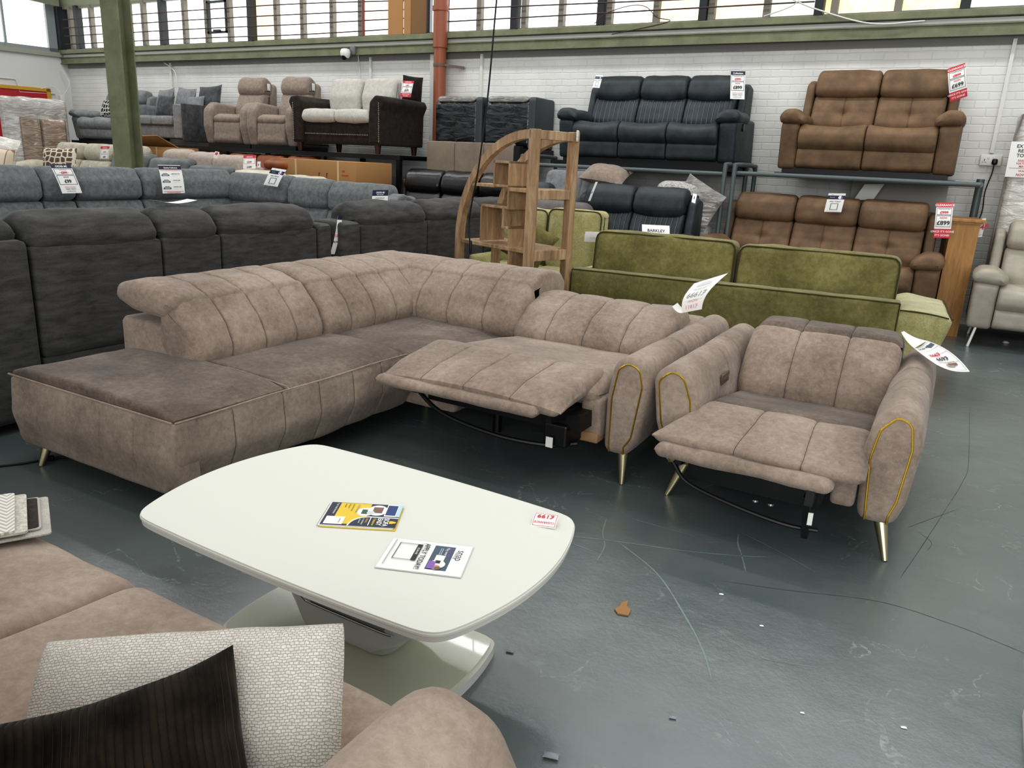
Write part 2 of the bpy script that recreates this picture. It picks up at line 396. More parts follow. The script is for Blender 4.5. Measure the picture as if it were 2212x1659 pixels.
MANGO=wood('mango_wood',('#7c6348','#a98b6b','#c9b08d'),(6,6,1.0),.45)
OAK=wood('honey_oak',('#94693c','#ae8049','#bd9159'),(9,9,1),.5)
WHITEG=plain('white_gloss','#f0f0f0',.3,0,.5,coat=.3); CREAMG=plain('cream_glass','#e0e1d8',.5,0,.3,coat=0); GLEDGE=plain('table_edge_white','#dddcd6',.25)
BASEG=plain('base_glass_cream','#cfd2bd',.15,0,.5,coat=.4)
SEAM=plain('seam_thread','#3d322b',.9); SEAML=plain('pale_stitching','#727b84',.8)
CARD=plain('cardboard','#a77f52',.85); CARDD=plain('dark_cardboard','#7d5f3f',.85); TAPE=plain('parcel_tape','#cbb68b',.4)
WHP=plain('white_plastic','#e9e9e6',.35); RUB=plain('black_rubber','#141416',.5)
DKWOOD=plain('dark_wood_leg','#3a1f18',.4)

def mat_wrap(name,c,dark):
    m,t=newmat(name);b=t.b; vec=coords(t,(1,1,3.2))
    n=t.a('ShaderNodeTexNoise',Scale=4.5,Detail=4,Distortion=1.4);t.c(vec,n.inputs['Vector'])
    r=ramp(t,n.outputs['Fac'],lin(dark),lin(c),.4,.78);t.c(r.outputs['Color'],b.inputs['Base Color'])
    bp=t.a('ShaderNodeBump',Strength=.45,Distance=.03);t.c(n.outputs['Fac'],bp.inputs['Height']);t.c(bp.outputs['Normal'],b.inputs['Normal'])
    b.inputs['Roughness'].default_value=.16;b.inputs['Specular IOR Level'].default_value=.8;return m
WRAPD=mat_wrap('stretch_wrap_over_black','#4b5156','#0f1215'); WRAPL=mat_wrap('clear_wrap_pale','#d2d0cb','#a5a19b'); WRAPB=mat_wrap('clear_wrap_brown','#ab998a','#83705f'); POLY=mat_wrap('white_polythene','#e8e7e2','#c2bfb6'); POLYG=mat_wrap('grey_polythene','#b0aeaa','#7e7c78')

def brick_mat():
    m,t=newmat('painted_brick');b=t.b
    tc=t.a('ShaderNodeTexCoord');sx=t.a('ShaderNodeSeparateXYZ');t.c(tc.outputs['Object'],sx.inputs[0])
    cb=t.a('ShaderNodeCombineXYZ');t.c(sx.outputs['X'],cb.inputs['X']);t.c(sx.outputs['Z'],cb.inputs['Y'])
    nz=t.a('ShaderNodeTexNoise',Scale=7,Detail=3);t.c(tc.outputs['Object'],nz.inputs['Vector'])
    mm=t.a('ShaderNodeMix',data_type='VECTOR');mm.inputs[0].default_value=.018;t.c(cb.outputs[0],mm.inputs[4]);t.c(nz.outputs['Color'],mm.inputs[5])
    br=t.a('ShaderNodeTexBrick',Scale=1);br.inputs['Brick Width'].default_value=.225;br.inputs['Row Height'].default_value=.077;br.inputs['Mortar Size'].default_value=.007;br.inputs['Mortar Smooth'].default_value=.6
    br.inputs['Color1'].default_value=lin('#e6e6e3');br.inputs['Color2'].default_value=lin('#e1e2df');br.inputs['Mortar'].default_value=lin('#e3e3e0')
    t.c(mm.outputs[1],br.inputs['Vector'])
    n2=t.a('ShaderNodeTexNoise',Scale=1.6,Detail=5);t.c(tc.outputs['Object'],n2.inputs['Vector'])
    r2=ramp(t,n2.outputs['Fac'],(.86,.86,.85,1),(1.04,1.04,1.04,1),.3,.7)
    mx=t.a('ShaderNodeMix',data_type='RGBA',blend_type='MULTIPLY');mx.inputs[0].default_value=1;t.c(br.outputs['Color'],mx.inputs[6]);t.c(r2.outputs['Color'],mx.inputs[7]);t.c(mx.outputs[2],b.inputs['Base Color'])
    n3=t.a('ShaderNodeTexNoise',Scale=30,Detail=4);t.c(tc.outputs['Object'],n3.inputs['Vector'])
    ad=t.a('ShaderNodeMath',operation='MULTIPLY_ADD');t.c(n3.outputs['Fac'],ad.inputs[0]);ad.inputs[1].default_value=.25
    iv=t.a('ShaderNodeMath',operation='SUBTRACT');iv.inputs[0].default_value=1;t.c(br.outputs['Fac'],iv.inputs[1]);t.c(iv.outputs[0],ad.inputs[2])
    bp=t.a('ShaderNodeBump',Strength=.5,Distance=.009);t.c(ad.outputs[0],bp.inputs['Height']);t.c(bp.outputs['Normal'],b.inputs['Normal'])
    b.inputs['Roughness'].default_value=.5;return m
BRICK=brick_mat()
def floor_mat():
    m,t=newmat('painted_concrete');b=t.b
    tc=t.a('ShaderNodeTexCoord');o=tc.outputs['Object']
    n=t.a('ShaderNodeTexNoise',Scale=.9,Detail=6,Roughness=.6);t.c(o,n.inputs['Vector'])
    r=ramp(t,n.outputs['Fac'],lin('#586263'),lin('#717979'),.3,.7)
    # fine pale scuffs: thin bands of a distorted noise kept only in patches
    def scuff(sc,dist,w,patch,seed):
        mp=t.a('ShaderNodeMapping');mp.inputs['Location'].default_value=(seed,seed*2.1,0);t.c(o,mp.inputs['Vector'])
        a=t.a('ShaderNodeTexNoise',Scale=sc,Detail=3,Distortion=dist);t.c(mp.outputs['Vector'],a.inputs['Vector'])
        s=t.a('ShaderNodeMath',operation='SUBTRACT');t.c(a.outputs['Fac'],s.inputs[0]);s.inputs[1].default_value=.5
        ab=t.a('ShaderNodeMath',operation='ABSOLUTE');t.c(s.outputs[0],ab.inputs[0])
        l=t.a('ShaderNodeMath',operation='LESS_THAN');t.c(ab.outputs[0],l.inputs[0]);l.inputs[1].default_value=w
        c=t.a('ShaderNodeTexNoise',Scale=2.3,Detail=4);t.c(mp.outputs['Vector'],c.inputs['Vector'])
        r_=ramp(t,c.outputs['Fac'],(0,0,0,1),(1,1,1,1),patch,patch+.12)
        f=t.a('ShaderNodeTexNoise',Scale=60,Detail=2);t.c(o,f.inputs['Vector']);r3=ramp(t,f.outputs['Fac'],(0,0,0,1),(1,1,1,1),.42,.6)
        k=t.a('ShaderNodeMath',operation='MULTIPLY');t.c(l.outputs[0],k.inputs[0]);t.c(r_.outputs['Color'],k.inputs[1])
        k2=t.a('ShaderNodeMath',operation='MULTIPLY');t.c(k.outputs[0],k2.inputs[0]);t.c(r3.outputs['Color'],k2.inputs[1]);return k2.outputs[0]
    s1=scuff(1.6,1.2,.006,.52,3.3);s2=scuff(3.1,.8,.007,.56,9.7)
    mxm=t.a('ShaderNodeMath',operation='MAXIMUM');t.c(s1,mxm.inputs[0]);t.c(s2,mxm.inputs[1])
    fc=t.a('ShaderNodeMath',operation='MULTIPLY');t.c(mxm.outputs[0],fc.inputs[0]);fc.inputs[1].default_value=.45
    mx=t.a('ShaderNodeMix',data_type='RGBA');t.c(fc.outputs[0],mx.inputs[0]);t.c(r.outputs['Color'],mx.inputs[6]);mx.inputs[7].default_value=lin('#a2b1a9')
    t.c(mx.outputs[2],b.inputs['Base Color'])
    n4=t.a('ShaderNodeTexNoise',Scale=2.0,Detail=5);t.c(o,n4.inputs['Vector'])
    rr=t.a('ShaderNodeMapRange');rr.inputs['From Min'].default_value=.3;rr.inputs['From Max'].default_value=.7;rr.inputs['To Min'].default_value=.16;rr.inputs['To Max'].default_value=.3;t.c(n4.outputs['Fac'],rr.inputs['Value']);t.c(rr.outputs[0],b.inputs['Roughness'])
    n5=t.a('ShaderNodeTexNoise',Scale=55,Detail=5,Roughness=.7);t.c(o,n5.inputs['Vector'])
    n6=t.a('ShaderNodeTexNoise',Scale=9,Detail=2);t.c(o,n6.inputs['Vector'])
    b1=t.a('ShaderNodeBump',Strength=.22,Distance=.004);t.c(n5.outputs['Fac'],b1.inputs['Height'])
    b2=t.a('ShaderNodeBump',Strength=.1,Distance=.02);t.c(n6.outputs['Fac'],b2.inputs['Height']);t.c(b1.outputs['Normal'],b2.inputs['Normal']);t.c(b2.outputs['Normal'],b.inputs['Normal'])
    b.inputs['Specular IOR Level'].default_value=.95
    return m
FLOOR=floor_mat()
def green_paint():
    m,t=newmat('olive_green_paint');b=t.b;v=coords(t);n=t.a('ShaderNodeTexNoise',Scale=3.5,Detail=6,Roughness=.7);t.c(v,n.inputs['Vector'])
    r=ramp(t,n.outputs['Fac'],lin('#666a51'),lin('#83876b'),.3,.7);t.c(r.outputs['Color'],b.inputs['Base Color']);b.inputs['Roughness'].default_value=.55;return m
GPAINT=green_paint()
def pane_mat(name,c,e,c2=None,scale=3):
    m,t=newmat(name);b=t.b;v=coords(t);n=t.a('ShaderNodeTexNoise',Scale=scale,Detail=6,Roughness=.65);t.c(v,n.inputs['Vector'])
    r=ramp(t,n.outputs['Fac'],lin(c2 or c),lin(c),.35,.6);t.c(r.outputs['Color'],b.inputs['Emission Color']);b.inputs['Emission Strength'].default_value=e
    t.c(r.outputs['Color'],b.inputs['Base Color']);b.inputs['Roughness'].default_value=.35;return m
PANE=pane_mat('frosted_daylight_glass','#fdfefc',1.5,'#f3f4ee'); PANEY=pane_mat('yellowed_glass','#f4e8cc',.95,'#e6d4ab',14); PANEG=pane_mat('reeded_pale_glass','#dfe6dc',.85,'#cdd6cb',8); PANEW=pane_mat('warm_reeded_glass','#eee3bd',.85,'#dccd9c',9)
FRAMEM=plain('window_frame_grey','#7b766c',.6); FRAMED=plain('window_frame_dark','#24272c',.5); RODM=plain('rusty_bar','#4b3a38',.6); CONCR=plain('grey_concrete_band','#918f8c',.8); REDP=plain('red_door_paint','#b01b28',.4); YELP=plain('yellow_frame_paint','#c79a2b',.5); TERRA=plain('terracotta_pipe','#94573f',.42); CONDW=plain('white_conduit','#d9d9d5',.4)

# ------------------------------------------------------------------ camera
H=1.45; F_=1660.
def cam_axes(vert=(829,6570),v1=(-1941,202)):
    d=V(vert[0]-1106,vert[1]-829.5,F_);d/=np.linalg.norm(d)
    a=-V(v1[0]-1106,v1[1]-829.5,F_);a-=a.dot(d)*d;a/=np.linalg.norm(a)
    return np.array([a,np.cross(-d,a),-d])
RC=cam_axes()
cd=bpy.data.cameras.new('camera');cam=bpy.data.objects.new('camera',cd);COL.objects.link(cam);scene.camera=cam
cd.sensor_fit='HORIZONTAL';cd.sensor_width=36;cd.lens=36*F_/2212;cd.clip_start=.05
Mw=Matrix.Identity(4)
for i in range(3):
    Mw[i][0]=RC[i][0];Mw[i][1]=-RC[i][1];Mw[i][2]=-RC[i][2]
Mw[0][3],Mw[1][3],Mw[2][3]=0,0,H
cam.matrix_world=Mw
scene.view_settings.view_transform='Standard'; scene.view_settings.look='Medium High Contrast'; scene.view_settings.exposure=.04

# ------------------------------------------------------------------ light
w=bpy.data.worlds.new('world');scene.world=w;w.use_nodes=True;t=NT(w);bg=t.n['Background']
tc=t.a('ShaderNodeTexCoord');sx=t.a('ShaderNodeSeparateXYZ');t.c(tc.outputs['Generated'],sx.inputs[0])
r=ramp(t,sx.outputs['Z'],(.50,.52,.54,1),(1.0,1.0,.98,1),.02,.75);t.c(r.outputs['Color'],bg.inputs['Color']);bg.inputs['Strength'].default_value=.6
def area(name,loc,sx_,sy_,power,rot=(0,0,0),col=(1,1,1)):
    l=bpy.data.lights.new(name,'AREA');l.shape='RECTANGLE';l.size=sx_;l.size_y=sy_;l.energy=power;l.color=col
    o=bpy.data.objects.new(name,l);COL.objects.link(o);o.location=loc;o.rotation_euler=rot;return o
# rows of roof strip lights running along the showroom
for y,e in ((8.0,190),(5.2,150),(2.2,60)): area('strip_light',(-5,y,5.2),18,.22,e,(0,0,0),(1,1,.99))
# added lamp out of view on the right, brightening the floor there
area('right_fill_light',(7.5,3.5,1.9),3.2,3.4,300,(0,-PI/2,0),(.96,.98,1))
area('shopfront_daylight',(1.5,-4.5,2.5),9,2.6,330,(math.radians(82),0,math.radians(8)),(1,1,.99))

# ------------------------------------------------------------------ room
YW=9.5
def rect(x0,x1,y0,y1,z): return (np.array([[x0,y0,z],[x1,y0,z],[x1,y1,z],[x0,y1,z]],float),[(0,1,2,3)])
struct('floor',rect(-19,9,-7,YW+.3,0),FLOOR,fix=False)
struct('wall_back',[span(-15.9,9,YW,YW+.3,0,2.83)],BRICK)
struct('trim_concrete_band',[span(-15.7,9,YW-.012,YW+.3,2.78,2.95)],CONCR)
struct('trim_beam_low',[span(-15.6,9,YW-.12,YW+.02,2.865,2.965,.006),span(-15.6,9,YW-.135,YW-.1,2.852,2.872),span(-15.6,9,YW-.135,YW-.1,2.958,2.972)],GPAINT)
struct('trim_pipe_run',[span(-15.6,9,YW-.1,YW+.02,2.972,3.02)],CONDW)
struct('trim_beam_sill',[span(-15.6,9,YW-.16,YW+.06,3.025,3.095,.006)],GPAINT)
struct('wall_lintel',[span(-15.9,9,YW,YW+.3,3.86,5.2)],plain('lintel_paint','#8d9179',.7))
# left wall, turned a little off square
lw=V(-.224,-.975,0);C0=V(-15.52,9.5,0);nrm=V(.975,-.224,0)
def LW(s,z,o=0): return C0+lw*s+nrm*o+V(0,0,z)
def lbox(s0,s1,z0,z1,o0,o1):
    vs=np.array([LW(s,z,o) for s in (s0,s1) for z in (z0,z1) for o in (o0,o1)]);return vs,[(0,1,3,2),(4,6,7,5),(0,4,5,1),(2,3,7,6),(0,2,6,4),(1,5,7,3)]
struct('wall_left',[lbox(-.3,9,0,3.0,-.3,0)],plain('white_wall_paint','#d3d4d1',.6))
struct('trim_left_sill',[lbox(-.1,9,2.97,3.05,-.2,.06)],plain('sill_grey','#9b9c90',.6))
wl=link('window_left',None);wl['kind']='structure'
struct('frame',[lbox(.08,9,3.05,3.12,-.06,0),lbox(.05,.3,3.05,5,-.1,0)]+[lbox(s,s+.035,3.05,5,-.06,.01) for s in (1.0,1.35,2.0,2.6)],plain('window_frame_pale','#8e9396',.5),parent=wl)
struct('pane',[lbox(.2,9,3.05,5,-.12,-.1)],PANE,parent=wl)
struct('trim_corner_post',[span(-15.75,-15.45,YW-.15,YW+.1,3.09,3.86)],FRAMED)
struct('trim_roof_brace',[bar((-15.3,9.3,3.9),(-16.9,6.5,4.25),.08,.13)],GPAINT)
d=link('door_1',None);d['kind']='structure'
struct('door_frame',[lbox(.38,.45,0,2.38,0,.05),lbox(.38,1.7,2.32,2.38,0,.05)],YELP,parent=d)
struct('door_leaf',[lbox(.45,1.55,0,2.32,0,.03),lbox(.5,1.5,1.3,1.34,.03,.04)],REDP,parent=d)
struct('door_sign',[lbox(.86,.95,1.86,1.97,.03,.036)],WHP,parent=d)
struct('trim_wall_cable',[tube([LW(.3,2.3,.02),LW(.9,2.28,.02),LW(.95,2.5,.02),LW(2.2,2.5,.02)],.012)],CONDW)
# clerestory windows: one bay at a time
ZB=3.095
def bay(n,x0,x1,mull,panes,zb=ZB,zt=3.86,heavy=()):
    b=link('window_%d'%n,None);b['kind']='structure'
    fr=[span(x0,x1,YW-.05,YW+.02,zb,zb+.03),span(x0,x1,YW-.05,YW+.02,zt-.04,zt)]+[span(m-.035,m+.035,YW-.06,YW+.02,zb,zt) for m in mull]
    struct('frame',fr,FRAMEM,parent=b)
    if heavy: struct('mullion',[span(m-.045,m+.045,YW-.1,YW+.03,zb,zt) for m in heavy],FRAMED,parent=b)
    for a,c,m in panes: struct('pane',[span(a,c,YW+.02,YW+.03,zb,zt)],m,parent=b)
bay(1,-15.5,-13.5,[-15.25,-14.61],[(-15.3,-13.5,PANE)],heavy=[-15.0])
bay(2,-13.5,-11.46,[-13.5,-13.1,-12.02],[(-13.5,-11.46,PANE)],heavy=[-12.57])
bay(3,-11.46,-9.26,[-11.46,-10.92,-9.86],[(-11.46,-10.4,PANE),(-10.38,-9.86,PANEY),(-9.84,-9.26,PANE)],heavy=[-10.4])
bay(4,-9.26,-7.0,[-9.3,-8.7,-8.15],[(-9.26,-7.0,PANE)],heavy=[-7.0])
bay(5,-6.95,-5.52,[-6.09],[(-6.9,-5.52,PANE)],heavy=[-6.66,-5.53])
bay(6,-5.52,-4.3,[-5.4,-4.86],[(-5.52,-4.3,PANE)],heavy=[-4.3])
bay(7,-4.3,-3.02,[-4.2,-3.6],[(-4.3,-3.6,PANE),(-3.6,-3.02,PANEY)],heavy=[-3.02])
bay(8,-3.02,-1.73,[-2.93,-2.31],[(-3.0,-2.31,PANEY),(-2.31,-1.73,PANEG)],heavy=[-1.75])
bay(9,-1.73,-.36,[-1.6,-.98],[(-1.73,-.36,PANEW)],heavy=[-.37])
bay(10,-.36,1.2,[],[(-.36,1.2,PANEG)])
# opening vent of the third bay
struct('window_vent',[span(-11.42,-10.95,YW-.07,YW-.02,3.26,3.29),span(-11.42,-10.95,YW-.07,YW-.02,3.72,3.75),span(-11.42,-11.38,YW-.07,YW-.02,3.26,3.75),span(-10.99,-10.95,YW-.07,YW-.02,3.26,3.75),span(-11.25,-11.1,YW-.1,YW-.06,3.28,3.31)],FRAMED)
# security rods
for i,z in enumerate((3.19,3.335,3.475,3.62)):
    pts=smooth_path([(-15.4,YW-.1,z+.01),(-11.5,YW-.1,z),(-9.3,YW-.1,z-.02),(-7.0,YW-.1,[3.185,3.315,3.42,3.53][i])],6)
    struct('window_bar_left',[tube(pts,.009,6)],RODM,smooth=True)
for z0,z1 in ((3.24,3.245),(3.395,3.33)): struct('window_bar_right',[tube([(-6.6,YW-.1,z0),(-2.5,YW-.1,z1),(-1.8,YW-.1,z1)],.009,6)],RODM,smooth=True)
struct('window_bar_upright',[tube([(-8.03,YW-.12,3.09),(-8.03,YW-.12,3.86)],.02,6)],plain('red_oxide','#7c3a35',.6),smooth=True)
# drainpipe with socket and clip
pp=Thing('drainpipe','terracotta brown plastic drainpipe running down the white brick wall','pipe',(-6.62,9.32,0))
pp.p('pipe',[tube([(0,0,0),(0,0,3.42)],.085,20)],TERRA); pp.p('socket',[tube([(0,0,2.9),(0,0,4.2)],.1,20),tube([(0,0,3.36),(0,0,3.42)],.112,20)],TERRA); pp.p('clip',[tube([(0,0,2.66),(0,0,2.7)],.092,20),bar((.08,.0,2.68),(.3,.16,2.66),.03,.03)],plain('pipe_clip','#6e5a4c',.5))
struct('trim_pillar',[span(-6.86,-6.66,9.42,YW+.02,1.2,2.84)],plain('pillar_white','#c9cac6',.6))
# steel column
cx,cy,ca=-8.78,6.0,math.radians(18)
def hsec():
    o=[]
    for c,s in (((0,-.11),(.22,.02)),((0,.11),(.22,.02)),((0,0),(.016,.21))):
        o.append(box((c[0],c[1],2.6),(s[0],s[1],5.2),0,.002))
    return o
cs,sn=math.cos(ca),math.sin(ca)
struct('trim_column',[xf(g,[[cs,-sn,0],[sn,cs,0],[0,0,1]],(cx,cy,0)) for g in hsec()]+[xf(box((-.11,0,2.6),(.012,.21,5.2)),[[cs,-sn,0],[sn,cs,0],[0,0,1]],(cx,cy,0))],GPAINT)
# conduits, sockets, cables
for x,z0 in ((-12.48,2.3),(-7.98,2.2),(-6.04,2.1)): struct('trim_conduit',[span(x-.02,x+.02,YW-.035,YW,z0,2.83)],CONDW)
struct('trim_conduit_right',[span(.1,.135,YW-.04,YW,1.76,2.83)],CONDW)
struct('trim_conduit_bend',[tube(smooth_path([(-12.6,9.44,2.83),(-12.44,9.44,2.76),(-12.3,9.44,2.62),(-12.27,9.44,2.2)],5),.009)],CONDW,smooth=True)
so=Thing('wall_socket','white double wall socket on the brick wall at the right','socket',(.123,9.49,1.69))
so.p('faceplate',[span(-.095,.095,-.03,0,-.055,.055,.006)],WHP)
so.p('socket_holes',[span(-.06,-.053,-.032,-.029,-.01,.012),span(-.075,-.062,-.032,-.029,-.022,-.018),span(-.05,-.037,-.032,-.029,-.022,-.018)],BLKM)
so.p('switch',[span(-.03,-.015,-.036,-.028,.01,.035,.002),span(.012,.027,-.036,-.028,.01,.035,.002)],WHP)
pl=Thing('mains_plug','black three-pin plug in the right half of the wall socket','plug',(.16,9.45,1.675))
pl.p('plug_body',[box((0,-.012,0),(.052,.045,.058),0,.014)],BLKM)
pl.p('cable',[tube(smooth_path([(0,-.015,-.03),(-.004,-.02,-.12),(-.03,-.03,-.3),(-.02,-.03,-.5),(-.06,-.05,-.75),(-.05,-.1,-1.3)],6),.006)],RUB)
ct=Thing('cctv_camera','small white dome security camera fixed under the green beam','camera',(-8.25,9.33,2.88))
ct.p('bracket',[box((.05,.03,.03),(.09,.06,.12),0,.01)],plain('grey_bracket','#6c6f70',.5)); ct.p('housing',[lathe([(.02,.07),(.06,.06),(.075,.02),(.07,-.03),(.05,-.06)],(-.03,-.06,-.02),16)],WHP); ct.p('lens',[lathe([(.045,-.01),(.04,-.05),(.02,-.068)],(-.03,-.085,-.045),14)],BLKM); ct.p('cable',[tube(smooth_path([(.07,.1,0),(.07,.14,-.25),(.12,.14,-.7)],5),.009)],CONDW)
al=one('alarm_sensor','small cream sensor box with cables in the far left wall corner','sensor',[box((-15.36,9.2,2.2),(.09,.08,.16),0,.01),tube(smooth_path([(-15.36,9.25,2.28),(-15.3,9.35,2.5),(-15.42,9.3,2.75)],5),.008),tube(smooth_path([(-15.36,9.2,2.3),(-15.45,9.1,2.42),(-15.5,8.9,2.36)],5),.007)],CONDW,(-15.36,9.2,2.12))
one('loose_window_cable','thin white cable hanging across the right hand windows','cable',[tube(smooth_path([(-2.1,9.33,3.3),(-1.75,9.3,3.15),(-1.2,9.3,2.99),(-.7,9.34,3.0)],8),.008),tube(smooth_path([(-2.3,9.33,3.11),(-2.0,9.3,3.2),(-1.9,9.3,3.32)],8),.006)],CONDW,(-1.2,9.33,3.0))
one('thin_window_wire','thin dark wire looping over a pane above the navy sofa','wire',[tube(smooth_path([(-4.35,9.36,3.12),(-4.2,9.36,3.23),(-3.9,9.36,3.3),(-3.7,9.36,3.28),(-3.55,9.36,3.16),(-3.4,9.34,3.1),(-4.1,9.34,2.99)],8),.005)],RODM,(-3.7,9.36,3.1))
one('window_cardboard','sheet of folded cardboard wedged against the window beside the drainpipe','cardboard',[span(-7.56,-7.3,9.36,9.38,3.1,3.8),span(-7.28,-7.16,9.36,9.385,3.1,3.8),(span(-7.15,-6.9,9.36,9.38,3.1,3.8)[0],span(0,1,0,1,0,1)[1],1),span(-7.6,-6.9,9.34,9.4,3.8,3.86)],[CARD,CARDD],(-7.25,9.37,3.1),smooth=False)
one('hanging_cable','thin dark cable hanging from the roof past the wooden shelf unit','cable',[tube(smooth_path([(-2.87,4.75,3.2),(-2.96,4.8,2.45),(-3.03,4.85,1.9),(-3.12,4.9,1.4),(-3.2,4.95,1.15),(-3.24,4.98,.98),(-3.22,4.98,.78)],8),.006),lathe([(.008,0),(.011,-.02),(.011,-.08),(.006,-.1)],(-3.22,4.98,.86),10)],RUB,(-3.22,4.98,.76))
one('white_board','white board lying on the floor at the bottom right corner','board',[(np.array([[x,y,z] for z in (0,.02) for x,y in ((.372,1.3),(1.1,1.3),(1.1,2.36),(.394,2.36))]),[(0,1,2,3),(4,5,6,7),(0,1,5,4),(1,2,6,5),(2,3,7,6),(3,0,4,7)])],plain('board_white','#dcdcd9',.5),(.7,1.8,0),smooth=False)
# ------------------------------------------------------------------ taupe corner sofa
def legcone(p,q,r0=.03,r1=.012): return [tube([p,q],r0,14,r1)]
def seamline(pts,r=.0022): return tube(pts,r,5)
def taupe_arm(t,y0,y1,prof,zs=0,base=0,seams=(.55,.8)):
    """prof: front outline (x,z); arm runs back along +Y; brass piping follows the inset front outline"""
    a=t.p('arm',[extr(prof,y1-y0,FY(y0),.045,seams,.005,.006,.018,.003,rad=.08,step=.05,bul=.0)],TAUPE)
    P=resample(fillet(prof,.07),.012); c=P.mean(0)
    T=np.roll(P,-1,0)-np.roll(P,1,0);T/=np.linalg.norm(T,axis=1)[:,None]
    A=.5*np.sum(P[:,0]*np.roll(P[:,1],-1)-np.roll(P[:,0],-1)*P[:,1]); N=np.stack([T[:,1],-T[:,0]],1)*(1 if A>0 else -1)
    Q=P-N*.034
    zb=P[:,1].min()+.012
    keep=Q[:,1]>zb+.03
    # start the run just after the bottom gap
    k0=[i for i in range(len(Q)) if keep[i] and not keep[i-1]][0]
    run=[Q[(k0+i)%len(Q)] for i in range(len(Q)) if keep[(k0+i)%len(Q)]]
    pts=[(p[0],y0+.002,p[1]) for p in run]; pts=[(pts[0][0],y0+.006,zb)]+pts+[(pts[-1][0],y0+.006,zb)]
    t.p('gold_piping',[tube(pts,.0042,7)],GOLD,a)
    return a
cs_=Thing('corner_sofa','taupe suede corner sofa with channel stitching, raised headrests and one footrest out','sofa',(-2.6,3.2,0),world=True)
P_=cs_.p
# base under chaise and left bank: outline in plan view is L shaped; two bodies
basep=[(-3.56,.1,.06),(-2.54,.1,.07),(-2.475,.26,.1),(-2.485,.415,.012),(-3.64,.415,.02),(-3.66,.3,.1)]
P_('base',[extr([(-3.60,.1,.06),(-2.55,.1,.07),(-2.478,.25,.12),(-2.49,.412,.012),(-3.62,.412,.02),(-3.64,.3,.1)],1.53,FY(1.785),.018,(.29,.57,.8,1.03,1.25),.007,.005,.02,.004,rad=.05,bul=.004)],TAUPE)
# chaise end face with its own vertical channels
P_('end_panel',[extr([(1.80,.1,.05),(1.765,.25,.1),(1.787,.412,.012),(1.9,.412,.01),(1.9,.1,.02)],1.15,FX(-3.635),.05,(.23,.45,.68,.9),.007,.005,.02,.003,bul=.004,r2=.018)],TAUPE)
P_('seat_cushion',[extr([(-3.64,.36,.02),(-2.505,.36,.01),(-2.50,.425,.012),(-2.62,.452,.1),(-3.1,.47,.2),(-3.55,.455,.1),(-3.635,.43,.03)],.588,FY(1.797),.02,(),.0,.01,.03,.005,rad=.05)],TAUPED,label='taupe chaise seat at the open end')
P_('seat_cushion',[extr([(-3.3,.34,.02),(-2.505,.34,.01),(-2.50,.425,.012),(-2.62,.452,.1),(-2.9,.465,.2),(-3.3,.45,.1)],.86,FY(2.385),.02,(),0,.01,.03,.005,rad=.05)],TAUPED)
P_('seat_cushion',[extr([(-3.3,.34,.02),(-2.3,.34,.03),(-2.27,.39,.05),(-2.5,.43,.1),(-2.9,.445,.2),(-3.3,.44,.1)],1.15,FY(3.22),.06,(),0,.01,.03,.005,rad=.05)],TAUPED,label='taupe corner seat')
P_('seat_piping',[tube([(-2.484,y,.423+.002*math.sin(y*9)) for y in np.linspace(1.79,3.24,30)],.0045,6),tube([(x,1.783,.423) for x in np.linspace(-3.62,-2.49,20)],.0045,6),tube([(-2.484-.0,2.385,.423)]+[(x,2.385,.432+.022*math.sin((x+3.3)/.82*PI)) for x in np.linspace(-2.5,-3.2,12)],.003,5)],TAUPE)
P_('corner_plinth',[extr([(3.29,.12),(3.35,.34),(4.0,.34),(4.0,.12)],.36,FX(-2.56),.03,rad=.03)],TAUPE)
# left bank backs (facing +X)
bk=[(-3.22,.40,.03),(-3.06,.40,.06),(-3.015,.50,.1),(-3.07,.62,.1),(-3.19,.745,.03),(-3.30,.74,.03),(-3.32,.5,.05)]
hd=[(-3.165,.70,.02),(-3.175,.748,.02),(-3.30,.79,.06),(-3.48,.805,.05),(-3.61,.775,.04),(-3.625,.70,.04),(-3.5,.655,.05),(-3.25,.64,.05)]
bd=[(-3.63,.12,.03),(-3.62,.61,.03),(-3.25,.60,.03),(-3.2,.42,.03),(-3.2,.12,.03)]
for y0,L,n in ((2.335,.86,4),(3.2,1.22,5)):
    sm=[L*k/n for k in range(1,n)] if n==4 else [.215,.43,.645,.86]
    P_('back_cushion',[extr(bk,L,FY(y0),.045,sm,.011,.0065,.018,.004,bul=.01)],TAUPE)
    P_('headrest',[extr(hd,L-.01,FY(y0-.015 if n==4 else y0),.05,sm,.009,.0065,.018,.004,bul=.006)],TAUPE)
P_('back_panel',[extr(bd,2.3,FY(2.345),.03,(),0,.01,.03,.004)],TAUPE)
# rear bank, corner part (facing -Y)
bk2=[(4.2,.40,.03),(4.03,.40,.06),(3.99,.50,.1),(4.05,.62,.1),(4.19,.735,.03),(4.3,.73,.03),(4.32,.5,.05)]
hd2=[(4.165,.69,.02),(4.175,.738,.02),(4.28,.785,.06),(4.42,.795,.05),(4.56,.77,.05),(4.63,.70,.04),(4.63,.56,.04),(4.22,.56,.05)]
P_('back_cushion',[extr(bk2,1.06,FX(-3.29),.045,[.29,.53,.8],.011,.0065,.018,.004,bul=.01)],TAUPE)
P_('headrest',[extr(hd2,1.27,FX(-3.5),.05,[.5,.74,1.02],.008,.0065,.018,.004,bul=.006,r2=.022)],TAUPE)
